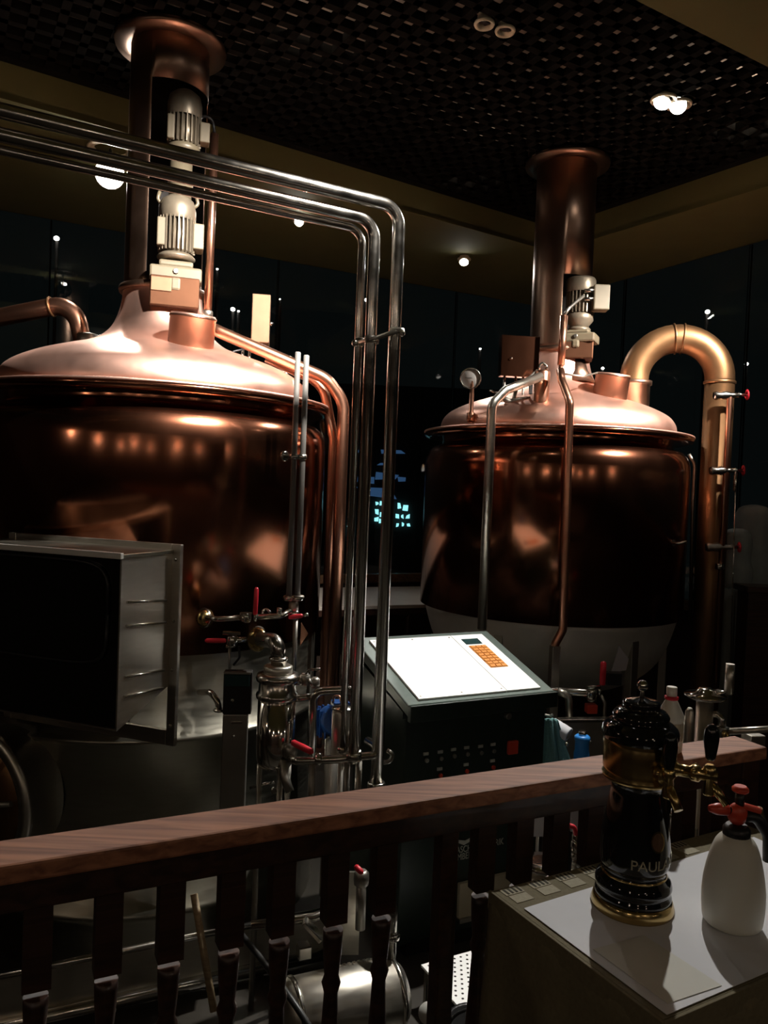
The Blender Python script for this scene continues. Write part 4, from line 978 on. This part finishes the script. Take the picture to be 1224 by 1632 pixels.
part(MB().lathe([(.022, -.05), (.036, -.05), (.038, -.045), (.038, .045), (.036, .05), (.022, .05), (.022, -.05)], 28, (0, 0, 0), ra, False), 'roll', white_pap, t)
part(MB().lathe([(.020, -.05), (.0215, -.05), (.0215, .051), (.020, .051), (.020, -.05)], 20, (0, 0, 0), ra, False), 'core', beige_pl, t)
cb = P(927, 1199, 3.85)
t = thing('blue_canister', 'blue plastic canister with silver cap right of the paper roll', 'canister', cb)
part(MB().lathe([(.036, -.06), (.038, -.05), (.038, 0), (.034, .012), (.034, .055), (.038, .062), (.038, .078), (.030, .086)], 28), 'body', blue_pl, t)
part(MB().lathe([(.018, .085), (.020, .09), (.020, .102), (.016, .107)], 20), 'cap', steel_pol, t)
for px, py in ((903, 1186), (940, 1183)): part(MB().sphere(P(px, py, 3.85)-cb, .010, 8, 6), 'side_lug', steel, t)
part(MB().disc((0, 0, -.075), (0, 0, 1), .06, .015), 'shelf_tray', steel_d, t); part(MB().cyl((0, 0, -cb.z), (0, 0, -.075), .015, 10), 'tray_post', steel_d, t)

# ------------------------------------------------------------------ counter behind the kettles and sights beyond the glass
cf = U(600, 965, 1.20); cd = dirz(24); cn = Vector((-cd.y, cd.x, 0)); L0, L1 = -1.0, 1.45
t = thing('rear_counter', 'pale stone counter on turned posts behind the kettles', 'counter', Vector((cf.x, cf.y, 0)))
e = WORLD[t.name]; Mc = frame(cd)
part(MB().box(cd*((L0+L1)/2)+cn*.55+Vector((0, 0, 1.185)), (L1-L0, 1.10, .03), 0, Mc), 'worktop', counter_m, t, .004)
part(MB().box(cd*((L0+L1)/2)+cn*.03+Vector((0, 0, 1.145)), (L1-L0, .05, .045), 0, Mc), 'edge_rail', wood_dk, t)
turn = [(.020, .10), (.020, .16), (.028, .18), (.018, .21), (.027, .32), (.030, .45), (.018, .70), (.015, .90), (.026, .93), (.016, .96), (.026, .99), (.017, 1.02), (.021, 1.05), (.021, 1.125)]
post = None; s = L0+.1
while s < L1:
    c = cd*s+cn*.04
    if post is None:
        post = part(MB().lathe(turn, 12), 'turned_post', wood_dk, t); post.location = c
    else:
        q = post.copy(); C.objects.link(q); q.parent = t; q.location = c
    s += .24
part(MB().box(cd*((L0+L1)/2)+cn*.04+Vector((0, 0, .05)), (L1-L0, .09, .10), 0, Mc), 'bottom_rail', wood_dk, t)
part(MB().box(cd*((L0+L1)/2)+cn*.75+Vector((0, 0, .585)), (L1-L0, .5, 1.16), 0, Mc), 'cabinet', wall_dk, t)

cyan = mat('cyan_lit_pane', (0.2, 0.6, 0.7), 0, .5, 6.0, 0.3, emit=(0.30, 0.78, 0.85), estr=1.6)
bluel = mat('blue_lit_pane', (0.1, 0.3, 0.7), 0, .5, 6.0, 0.3, emit=(0.10, 0.25, 0.55), estr=0.22)
YO = 14.0
t = thing('lit_pavilion', 'cyan lit window grid outside seen low between the kettles', 'pavilion', Vector((P(610, 850, YO).x, YO, 0)))
e = WORLD[t.name]
part(MB().box(Vector((0, .25, 2.0)), (4.2, .3, 4.0)), 'wall', dark_in, t)
random.seed(3)
def pane(px0, py0, px1, py1, m):
    a = P(px0, py0, YO); b = P(px1, py1, YO)
    c = (a+b)/2-e+Vector((0, .07, 0)); hx, hz = abs(b.x-a.x)/2, abs(a.z-b.z)/2; j = lambda: random.uniform(.35, 1.15)
    q = [(-hx*j(), -hz*j()), (hx*j(), -hz*j()), (hx*j(), hz*j()), (-hx*j(), hz*j())]
    vs = [c+Vector((x, y, z)) for y in (-.025, .025) for x, z in q]
    part(MB().add(vs, [(0, 1, 2, 3), (7, 6, 5, 4), (0, 4, 5, 1), (1, 5, 6, 2), (2, 6, 7, 3), (3, 7, 4, 0)]), 'pane', m, t)
for r in ((556, 826, 563, 834), (552, 836, 562, 846), (555, 847, 561, 858), (597, 812, 603, 822), (604, 814, 610, 824), (611, 818, 616, 827), (596, 824, 603, 831), (604, 826, 609, 834), (610, 828, 617, 834),
          (598, 798, 603, 806), (605, 796, 610, 805), (632, 802, 640, 813), (642, 804, 651, 816), (631, 818, 637, 827), (639, 819, 644, 828), (646, 819, 653, 828), (631, 833, 636, 840), (640, 832, 644, 840), (648, 833, 654, 841), (576, 800, 582, 812)):
    pane(*r, cyan)
for r in ((599, 752, 640, 768), (560, 756, 596, 772), (612, 870, 616, 876), (578, 734, 584, 742), (600, 736, 625, 742), (634, 760, 646, 770), (566, 716, 590, 722), (600, 716, 650, 724), (570, 776, 640, 796)):
    pane(*r, bluel)
# lamp reflections in the dark glass, built as glowing globes placed beyond it
refl_group = 'lamp reflections in the dark glass'
refl_m = mat('reflected_lamp_glow', (1, 1, 1), 0, .4, 5, 0, emit=(1, .92, .85), estr=12)
for px, py, r, lb in ((90, 380, 7, 'hazy white lamp reflection in the dark glass at the far left'), (371, 493, 6, 'bright lamp reflection in the dark glass left of the switch box'), (380, 496, 3, 'faint lamp reflection close to the switch box in the dark glass'),
                  (584, 478, 5, 'lamp reflection in the dark glass between the upright steel pipes'), (765, 556, 3, 'small lamp reflection in the dark glass above the pressure gauge'), (1128, 497, 6, 'lamp reflection in the dark glass above the gooseneck arch'),
                  (1190, 580, 5, 'lamp reflection in the dark glass right of the gooseneck'), (346, 429, 3, 'small lamp reflection in the dark glass right of the left conduit'), (961, 587, 4, 'small lamp reflection in the dark glass between motor and gooseneck'), (446, 477, 2, 'pinpoint lamp reflection in the dark glass right of the switch box')):
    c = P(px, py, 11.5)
    t = thing('reflection_globe', lb, 'lamp', Vector((c.x, c.y, 0)), refl_group)
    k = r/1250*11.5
    part(MB().sphere((0, 0, c.z), k*.62, 12, 8, (1, 1, .8)), 'globe', refl_m, t)
    part(MB().cyl((0, .02, 0), (0, .02, c.z-k*.5), .025, 8), 'added_pole', dark_in, t)
# pale covered chairs at far right
for px, py, w_, h_, lb in ((1196, 835, .30, .62, 'tall pale covered chair back at the right edge behind the downpipe'), (1172, 880, .22, .42, 'low pale covered chair back just right of the downpipe')):
    c = P(px, 925, 5.88 if w_ > .25 else 5.55)
    t = thing('covered_chair', lb, 'chair', Vector((c.x, c.y, 0)), 'covered chairs by the right window')
    z0 = c.z-.05
    part(MB().lathe([(.16, 0), (.15, .3), (.13, z0*.8), (.16, z0)], 16), 'skirt', ghost_m, t)
    pr_ = [(w_*.45, z0), (w_*.52, z0+h_*.25), (w_*.42, z0+h_*.5), (w_*.46, z0+h_*.75), (w_*.36, z0+h_*.95), (.02, z0+h_)]
    part(MB().lathe(smooth_prof(pr_, 3), 20, cap=False), 'back', ghost_m, t)
lz = zat(930, 1195, 5.35)
t = thing('side_ledge', 'dark wooden ledge at the right edge beside the downpipe', 'ledge', (2.80, 5.25, 0))
part(MB().box((0, 0, lz-.02), (.78, .22, .04)), 'top_board', wood_dk, t, .004)
part(MB().box((0, 0, (lz-.04)/2), (.74, .16, lz-.04)), 'panel', wood_dk, t)
# ------------------------------------------------------------------ wooden railing
RTOP = 1.50
RP = RC - RN*0.0
def rs(px, py): q = on_line(px, py, RC, RD); return (q-Vector((RC.x, RC.y, q.z))).dot(RD)
s_end = rs(1196, 1190); s_beg = -0.75
t = thing('wooden_railing', 'reddish wooden balustrade running across the foreground', 'railing', Vector((RC.x, RC.y, 0.45)))
e = WORLD[t.name]; Mr = frame(RD)
def rl(s, o, z): return RD*s + RN*o + Vector((0, 0, z-.45))
part(MB().box(rl((s_beg+s_end)/2, 0, RTOP-.016), (s_end-s_beg, .10, .032), 0, Mr), 'handrail', wood_rail, t, .005)
part(MB().box(rl((s_beg+s_end)/2, 0, RTOP-.032-.0295), (s_end-s_beg-.01, .045, .059), 0, Mr), 'apron_board', wood_dk, t, .003)
s_post = rs(705, 1450)
part(MB().box(rl(s_post, -.004, (RTOP-.034+.45)/2), (.040, .036, RTOP-.034-.45), 0, Mr), 'newel_post', wood_dk, t, .003)
hb = RTOP-.091-.55
bp = [(.0, 0)]
prof = [(.018, 0.0), (.022, .06), (.022, .12), (.014, .15), (.020, .22), (.0235, .32), (.0215, .42), (.016, .52), (.0135, .58), (.019, .60), (.014, .615), (.0155, .63), (.018, .66), (.0195, .69), (.0195, .705)]
sc_ = hb/.86
pm = MB().lathe([(r, z*sc_) for r, z in prof], 14)
pm.box((0, 0, hb-.07), (.044, .034, .14))
pm.box((0, 0, .03), (.044, .034, .06))
b0m = None; pitch = 0.1
s1 = rs(767, 1400)
ss = [rs(px, 1480) for px in (607, 531, 446, 366, 271, 172, 60)]
ss += [ss[-1]-.1*i for i in range(1, 5)] + [s1+.097*i for i in range(10)]
for s in ss:
    if s < s_beg+.03 or s > s_end-.03: continue
    if b0m is None:
        b0m = part(pm, 'baluster', wood_dk, t, .0); b0m.location = rl(s, 0, .55); b0m.rotation_euler = (0, 0, D2R(26))
    else:
        q = b0m.copy(); C.objects.link(q); q.parent = t; q.location = rl(s, 0, .55)
part(MB().box(rl((s_beg+s_end)/2, 0, .525), (s_end-s_beg-.02, .06, .05), 0, Mr), 'bottom_rail', wood_dk, t)
part(MB().box(rl(s_end-.03, -.0, (RTOP-.034+.45)/2), (.06, .062, RTOP-.034-.45), 0, Mr), 'newel_post', wood_dk, t, .003)

# bottle with red ring on the handrail
q = rs(1072, 1200); bc = RC + RD*q + RN*.012; bc = Vector((bc.x, bc.y, RTOP+.001))
t = thing('detergent_bottle', 'white plastic bottle with red neck ring standing on the handrail', 'bottle', bc)
part(MB().lathe([(.026, 0), (.030, .004), (.030, .075), (.0315, .08), (.031, .088), (.012, .128), (.0115, .132)], 28), 'body', white_bot, t)
part(MB().lathe([(.0305, .030), (.0308, .031), (.0308, .072), (.0305, .073)], 28, cap=False), 'paper_label', beige_pl, t)
part(MB().lathe([(.0125, .124), (.0165, .126), (.0165, .132), (.0125, .134)], 20), 'red_ring', red_r, t)
part(MB().lathe([(.0125, .134), (.0125, .154), (.011, .156)], 20), 'cap', white_bot, t)
e = P(1050, 1127, 2.2)
t = thing('blue_clip', 'tiny bright blue clip beside the white bottle', 'clip', e)
part(MB().box((0, 0, 0), (.035, .012, .007), .1), 'clip', blue_pl, t, .002); part(MB().cyl((.012, .008, -e.z), (.012, .008, 0), .006, 8), 'rod', steel_d, t)
# standpipe and tap behind the rail
YT = 2.35
sx = P(1122, 1150, YT)
t = thing('standpipe', 'steel standpipe with flange disc behind the railing right end', 'pipe', Vector((sx.x, YT, 0.02)))
e = WORLD[t.name]; zt_ = zat(1110, 1124, YT)-e.z
part(MB().lathe([(.025, 0), (.025, zt_)], 20), 'tube', steel_b, t)
part(MB().lathe([(.025, zt_-.012), (.045, zt_-.008), (.060, zt_), (.060, zt_+.006), (.03, zt_+.012), (.024, zt_+.022), (.018, zt_+.026), (.001, zt_+.027)], 32), 'flange_cap', steel_pol, t)
part(MB().cyl((.03, 0, zt_+.012), P(1166, 1104, YT)-e, .007, 10), 'arm', steel, t)
part(MB().cyl(P(1161, 1106, YT)-e, P(1164, 1058, YT)-e, .013, 12), 'arm_post', steel_b, t)
t = tobj('bent_tap', 'bent steel tap with small flange behind the railing right end', 'tap', 1152, 1166, 2.32)
e = WORLD[t.name]
pipe_part(t, [P(1118, 1146, 2.36), P(1140, 1137, 2.34), P(1151, 1144, 2.32), P(1152, 1166, 2.32)], .009, steel, 'spout', .03)
disc_part(t, P(1152, 1163, 2.32), (.1, 0, 1), .018, .010)
part(MB().lathe([(.007, -.008), (.014, 0), (.007, .008), (.004, 0), (.007, -.008)], 16, P(1156, 1170, 2.31)-e, (.4, -.9, .1), False), 'eye_nut', brass, t)
pipe_part(t, [P(1158, 1166, 2.33), P(1260, 1160, 2.33)], .010, steel_b, 'bar'); part(MB().box(P(1200, 1182, 2.36)-e, (.05, .05, .05), .2), 'bracket', steel_d, t, .003)
v = MB().lathe([(.014, -.6), (.016, .0), (.012, .05), (.006, .06)], 16, P(1098, 1160, 2.3))
tag(v.build('steel_bottle_stub', steel_b, None, at=P(1098, 1160, 2.3)), 'slim steel cylinder end right of the white bottle', 'cylinder')
v = MB().cyl(P(1205, 1290, 2.2), P(1225, 1345, 2.2), .018, 12)
v.tube([P(1225, 1345, 2.2), P(1240, 1420, 2.2), P(1240, 1700, 2.2)], .018, .05)
tag(v.build('drain_pipe', steel, None, at=P(1225, 1345, 2.2)), 'steel pipe behind the red topped sprayer', 'pipe')

# things glimpsed under the rail at the right
t = tobj('lever_valve', 'chrome valve with curved red lever seen under the railing', 'valve', 918, 1345, 2.75)
e = WORLD[t.name]
pipe_part(t, [P(907, 1316, 2.74), P(915, 1318, 2.74), P(918, 1330, 2.74)], .009, red_r, 'red_lever', .02)
for py, r in ((1336, .018), (1348, .022), (1360, .020), (1372, .018)): ball(t, P(918+(py % 3), py, 2.75), r, steel_pol, 'body')
pipe_part(t, [P(918, 1340, 2.75), P(912, 1480, 2.75)], .012, steel_d, 'pipe')
t = tobj('steel_keg', 'small steel keg with shiny rim seen under the railing', 'keg', 862, 1420, 2.75)
e = WORLD[t.name]; ztop = zat(1374, 862, 2.75)-e.z
part(MB().lathe([(.075, -e.z), (.085, -e.z+.03), (.085, ztop-.05), (.07, ztop-.015)], 28), 'shell', steel_b, t)
part(MB().lathe([(.07, ztop-.02), (.078, ztop-.01), (.074, ztop+.005), (.055, ztop+.012), (.03, ztop+.012)], 28, cap=True), 'rim', steel_pol, t)
for px, py, w_, lb in ((859, 1308, .045, 'narrow pale plate on a rod behind the balusters over the keg'), (918, 1300, .04, 'narrow lilac plate on a rod behind the balusters over the red lever')):
    c = P(px, py, 3.0)
    t = thing('marker_plate', lb, 'plate', c, 'marker plates on rods')
    part(MB().box((0, 0, 0), (w_, .01, .12), .1), 'plate', lilac, t); part(MB().cyl((0, .012, -c.z), (0, .012, .04), .006, 8), 'rod', steel_d, t)
t = tobj('chrome_fitting', 'cluster of chrome pipe fittings behind the tower base', 'fitting', 1072, 1340, 2.3)
for px, py, r in ((1071, 1300, .007), (1074, 1332, .016), (1108, 1340, .010), (1106, 1366, .010)): ball(t, P(px, py, 2.3), r, steel_pol, 'knuckle')
pipe_part(t, [P(1074, 1290, 2.3), P(1066, 1400, 2.3)], .008, steel_d, 'pipe'); pipe_part(t, [P(1108, 1320, 2.3), P(1106, 1420, 2.3)], .008, steel_d, 'pipe')
pipe_part(t, [P(1066, 1400, 2.3), P(1106, 1420, 2.3)], .008, steel_d, 'pipe'); pipe_part(t, [P(1066, 1400, 2.3), P(1060, 1800, 2.3)], .010, steel_d, 'pipe')
# perforated step, black bucket, grey cap on the brewery floor
pc = U(752, 1556, .16)
t = thing('perforated_step', 'white perforated metal step on the floor before the desk', 'step', Vector((pc.x, pc.y, 0)))
Mp = frame(e1)
part(MB().box((0, 0, .155), (.30, .30, .01), 0, Mp), 'plate', white_pl, t)
hm = MB()
for i in range(9):
    for j in range(11):
        c = e1*(-.125+i*.031+(.015 if j % 2 else 0)) + e2*(-.13+j*.026); hm.disc(c+Vector((0, 0, .1602)), (0, 0, 1), .0055, .0006, 8)
ho = part(hm, 'perforations', dark_in, t); ho['kind'] = 'stuff'
for a in (-.13, .13):
    for b in (-.13, .13): part(MB().box(e1*a+e2*b+Vector((0, 0, .075)), (.02, .02, .15), 0, Mp), 'leg', steel_d, t)
bc = U(752, 1665, .12)
t = thing('black_bucket', 'black round bucket at the bottom edge behind the balusters', 'bucket', Vector((bc.x, bc.y, 0)))
part(MB().lathe([(.07, 0), (.085, .20), (.092, .205), (.092, .215), (.080, .212), (.066, .01), (.001, .008)], 28, cap=False), 'shell', blk_pl, t)
hp_ = [Vector((.09*math.cos(a), -.03-.02*math.sin(a), .20+.085*math.sin(a))) for a in [PI*i/14 for i in range(15)]]
part(MB().tube(hp_, .006, 0, 8), 'handle', blk_pl, t)
part(MB().box((.03, -.02, .12), (.06, .05, .06), .3), 'sponge', yel_pap, t, .008)
gc = U(683, 1615, .28)
t = thing('round_cap', 'grey round dial cap low beside the newel post', 'cap', gc)
ax = (Vector((0, 0, EYE))-gc).normalized()
part(MB().lathe([(.034, -.02), (.036, 0), (.034, .006), (.001, .008)], 28, (0, 0, 0), ax), 'face', letter_m, t)
part(MB().cyl((0, 0, -gc.z), -ax*.02, .012, 10), 'stem', steel_d, t)
part(MB().disc(ax*.007, ax, .008, .004), 'stud', steel_d, t)

# ------------------------------------------------------------------ foreground table with cloth and papers
TZ = 1.35
T0 = U(785, 1420, TZ); E1 = dirz(29.5); E2 = Vector((E1.y, -E1.x, 0)); TL_, TW_ = 0.74, 0.405
def tb(a, b, z): return T0 + E1*a + E2*b + Vector((0, 0, z-TZ))
tc = tb(TL_/2, TW_/2, 0); t = thing('side_table', 'small wooden table under the brown cloth in the foreground', 'table', Vector((tc.x, tc.y, .45)))
e = WORLD[t.name]; Mt = frame(E1)
part(MB().box(tb(TL_/2, TW_/2, TZ-.022)-e, (TL_-.012, TW_-.012, .034), 0, Mt), 'tabletop', wood_dk, t)
for a in (.05, TL_-.05):
    for b in (.05, TW_-.05): part(MB().box(tb(a, b, (TZ-.04+.45)/2)-e, (.04, .04, TZ-.04-.45), 0, Mt), 'leg', wood_dk, t)
# cloth: top sheet, stiff hem and hanging folds
cl = thing('tablecloth', 'brown tablecloth with cream woven checks over the foreground table', 'tablecloth', Vector((tc.x, tc.y, TZ)))
e = WORLD[cl.name]
part(MB().box(tb(TL_/2, TW_/2, TZ-.002)-e, (TL_, TW_, .004), 0, Mt), 'top_sheet', cloth_m, cl, .0015)
def skirt(p, d, L, nrm_, seed, drop=.50):
    rnd = random.Random(seed); ph = rnd.random()*6
    def fn(u, v):
        am = .020*v; a = u*L
        return p + d*a + nrm_*(.004 + am*(1+math.sin(a*42+ph)+.4*math.sin(a*77+ph))*.7) + Vector((0, 0, -.004-drop*v))
    vs, fs = cloth(int(L*90), 12, fn); return MB().add(vs, fs, True)
for p, d, L, nn, sd in ((tb(0, 0, TZ), E2, TW_, -E1, 1), (tb(0, TW_, TZ), E1, TL_, E2, 2), (tb(TL_, 0, TZ), E2, TW_, E1, 3), (tb(0, 0, TZ), E1, TL_, -E2, 4)):
    mb = skirt(p-e, d, L, nn, sd); o = part(mb, 'hanging_fold', cloth_m, cl); so = o.modifiers.new('thick', 'SOLIDIFY'); so.thickness = .002
mb = MB()
for p, d, L, nn in ((tb(0, 0, TZ-.016), E2, TW_, -E1), (tb(0, TW_, TZ-.016), E1, TL_, E2)):
    mb.box(p-e+d*L/2+nn*.004, (L+.008, .006, .034), 0, frame(d))
part(mb, 'hem_band', cloth_m, cl, .001)
for k in range(8):
    a = .010+k*.066
    part(MB().box(tb(a+.024, .044, TZ+.0006)-e, (.040, .026, .0012), 0, Mt), 'cream_check', patch_m, cl)
    stp = part(MB().box(tb(a+.024, .016, TZ+.0005)-e, (.044, .024, .0010), 0, Mt), 'striped_check', patch_m, cl)
    for j in range(4): part(MB().box(tb(a+.010+j*.010, .016, TZ+.0012)-e, (.0045, .018, .0008), 0, Mt), 'stripe', stripe_m, stp)
# papers
def sheet(name, pts, z, m, label, th=.0008):
    c = sum((Vector(p) for p in pts), Vector())/len(pts)
    v = MB().prism([(p.x, p.y) for p in pts], z, z+th)
    return tag(v.build(name, m, None, at=Vector((c.x, c.y, z))), label, 'paper')
sheet('paper_sheet', [tb(.012, .078, 0), tb(TL_-.05, .062, 0), tb(TL_-.05, TW_-.004, 0), tb(.012, TW_-.004, 0)], TZ+.0016, white_pap, 'large white paper sheet covering the foreground table')
sheet('paper_sheet', [U(945, 1516, TZ), U(1026, 1494, TZ), U(1150, 1574, TZ), U(1064, 1603, TZ)], TZ+.0030, yel_pap, 'smaller cream paper at the front corner of the table')

# ------------------------------------------------------------------ beer tower
TP = U(1007, 1444, TZ); YW = TP.y; k = 1250/YW
t = thing('beer_tower', 'black glazed beer tower with gold band and two taps', 'beer tower', Vector((TP.x, TP.y, TZ+.0024)))
e = WORLD[t.name]
def zy(py): return zat(py, 1012, YW)-e.z
def tp(lst): return [(r/k, max(0.0, zy(y))) for r, y in lst]
base_ = [(60, 1460), (64, 1448), (65, 1438), (62, 1428), (60, 1424)]
part(MB().lathe(tp(base_), 48), 'brass_foot', brass, t)
part(MB().lathe(smooth_prof(tp([(58, 1426), (60, 1420), (57, 1412), (60, 1405), (58, 1396), (54, 1391), (49, 1384), (50, 1378), (54, 1370), (55, 1350), (53, 1325), (48, 1295), (43, 1268), (41, 1254), (43, 1246), (48, 1242), (52, 1238)]), 4), 56, cap=False), 'body', blk_cer, t)
part(MB().lathe(tp([(50, 1389), (52, 1387), (50, 1385)]), 48, cap=False), 'gold_line', brass, t)
part(MB().lathe(tp([(52, 1240), (56, 1237), (57, 1232), (54, 1228), (56, 1222), (57, 1182), (55, 1177), (57, 1174)]), 56, cap=False), 'gold_band', brass, t)
part(MB().lathe(smooth_prof(tp([(57, 1176), (60, 1168), (58, 1158), (50, 1150), (43, 1146), (44, 1139), (38, 1131), (29, 1127), (29, 1119), (25, 1115), (10, 1112), (2, 1110)]), 4), 56, cap=False), 'lid', blk_cer, t)
part(MB().lathe(tp([(4, 1112), (3, 1102), (3, 1100)]), 12), 'finial_stem', steel_d, t)
part(MB().sphere((0, 0, zy(1092)), 9/k, 16, 10), 'finial_ball', steel_pol, t)
toc = math.degrees(math.atan2(-TP.y, -TP.x))                    # azimuth from the tower to the viewer
def rad_at(z):
    pr = smooth_prof(tp([(58, 1426), (60, 1420), (57, 1412), (60, 1405), (58, 1396), (54, 1391), (49, 1384), (50, 1378), (54, 1370), (55, 1350), (53, 1325), (48, 1295), (43, 1268), (41, 1254), (43, 1246), (48, 1242), (52, 1238)]), 4)
    best = min(range(len(pr)-1), key=lambda i: abs((pr[i][1]+pr[i+1][1])/2-z)); a, b = pr[best], pr[best+1]
    u = 0 if abs(b[1]-a[1]) < 1e-6 else (z-a[1])/(b[1]-a[1]); return a[0]+(b[0]-a[0])*u
def wrap(mb, z0, a0, h, wid, y1=None, off=.0006):
    x0 = min(v.x for v in mb.v); x1 = max(v.x for v in mb.v); yy = y1 or max(v.y for v in mb.v)
    for i, v in enumerate(mb.v):
        z = z0 + v.y/yy*h; r = rad_at(z); an = D2R(a0) + (v.x-x0)/(x1-x0)*wid/.062
        rr = r + off + (v.z > 0)*.0008; mb.v[i] = Vector((rr*math.cos(an), rr*math.sin(an), z))
    return mb
part(wrap(text_mb('PAULANER', 1.0, .01), zy(1363), toc-4, .0175, .122), 'lettering', gold_let, t)
def oval(n, a, b, a2=0, b2=0):
    mb = MB(); vs = [Vector((a*math.cos(2*PI*i/n)+a, b*math.sin(2*PI*i/n)+b, 0.01)) for i in range(n)]
    if a2:
        vs += [Vector((a2*math.cos(2*PI*i/n)+a, b2*math.sin(2*PI*i/n)+b, 0.01)) for i in range(n)]
        return mb.add(vs, [(i, (i+1) % n, (i+1) % n+n, i+n) for i in range(n)])
    vs.append(Vector((a, b, .01))); return mb.add(vs, [(i, (i+1) % n, n) for i in range(n)])
em_m = mat('umber_enamel', (0.10, 0.055, 0.03), 0.0, 0.35, 90.0, 0.5)
em = part(wrap(oval(28, .5, .5), zy(1336), toc+26, .037, .030, 1.0), 'oval_emblem', em_m, t)
part(wrap(oval(28, .5, .5, .42, .42), zy(1336), toc+26, .037, .030, 1.0, .0009), 'emblem_border', brass, em)
# taps
def tap(a_deg, reach, hz0, hz1, name):
    d = dirz(toc+a_deg); r0 = 50/k; zc = zy(1214)
    tp_ = part(MB().lathe([(.014, 0), (.016, .006), (.011, .012), (.011, reach*.4), (.015, reach*.45), (.015, reach*.6), (.010, reach*.65), (.010, reach)], 18, d*r0+Vector((0, 0, zc)), d), 'tap', brass, t)
    c = d*(r0+reach*.82)
    part(MB().lathe([(.010, zc-.034), (.011, zc-.03), (.009, zc), (.012, zc+.004), (.011, zc+.016), (.006, zc+.02)], 16, c), 'tap_body', brass, tp_)
    part(MB().cyl(c+Vector((0, 0, zc-.01)), c+d*.03+Vector((0, 0, zc-.045)), .008, 12), 'spout', brass, tp_)
    part(MB().lathe(smooth_prof([(.006, hz0), (.009, hz0+.006), (.0125, hz0+.03), (.013, hz1-.02), (.010, hz1-.006), (.003, hz1)], 3), 20, c), 'tap_handle', blk_cer, tp_)
    for an in (-1, 1): part(MB().sphere(d*(r0+reach*.5)+Vector((-d.y*.015*an, d.x*.015*an, zc+.008)), .005, 8, 6), 'tap_screw', brass, tp_)
tap(36, .034, zy(1204), zy(1144), 'tap'); tap(80, .078, zy(1190), zy(1135), 'tap')
# ------------------------------------------------------------------ pressure sprayer
SP = U(1166, 1474, TZ); k2 = 1250/SP.y
t = thing('pressure_sprayer', 'white hand sprayer bottle with red trigger head on the table', 'sprayer', Vector((SP.x, SP.y, TZ+.0024)))
def zs(py): return zat(py, 1172, SP.y)-WORLD[t.name].z
sp_ = [(.041, 0), (.049, .006), (.0515, .02), (48/k2, zs(1430)), (46/k2, zs(1400)), (39/k2, zs(1365)), (31/k2, zs(1342)), (22/k2, zs(1331)), (18/k2, zs(1328))]
part(MB().lathe(smooth_prof(sp_, 4), 40), 'bottle', white_bot, t)
part(MB().lathe([(18/k2, zs(1336)), (21/k2, zs(1333)), (21/k2, zs(1320)), (16/k2, zs(1314))], 28), 'collar', blk_pl, t)
hd = part(MB().sphere((0, 0, zs(1297)), 16/k2, 20, 12, (1, .8, 1.15)), 'head', red_p, t)
part(MB().lathe([(.010, 0), (.0105, .02), (.006, .034), (.003, .036)], 16, Vector((-.018, 0, zs(1291))), (-1, -.1, .08)), 'nozzle', red_p, hd)
part(MB().cyl((-.012, 0, zs(1292)), (-.022, 0, zs(1291)), .008, 14), 'nozzle_neck', blk_pl, hd)
part(MB().box((.024, 0, zs(1287)), (.036, .014, .011), 0, Matrix.Rotation(.25, 3, 'Y')), 'thumb_lever', red_p, t, .004)
part(MB().tube([(.010, 0, zs(1300)), (.034, 0, zs(1300)), (.058, 0, zs(1330)), (.060, 0, zs(1370))], .010, .03, 12), 'grip_handle', blk_pl, t)
part(MB().cyl((0.003, 0, zs(1285)), (.003, 0, zs(1262)), .008, 14), 'pump_shaft', blk_pl, t)
part(MB().lathe([(.012, zs(1262)), (.0145, zs(1260)), (.0145, zs(1256)), (.010, zs(1252))], 20, (.003, 0, 0)), 'pump_knob', red_p, t)

bpy.context.view_layer.update()
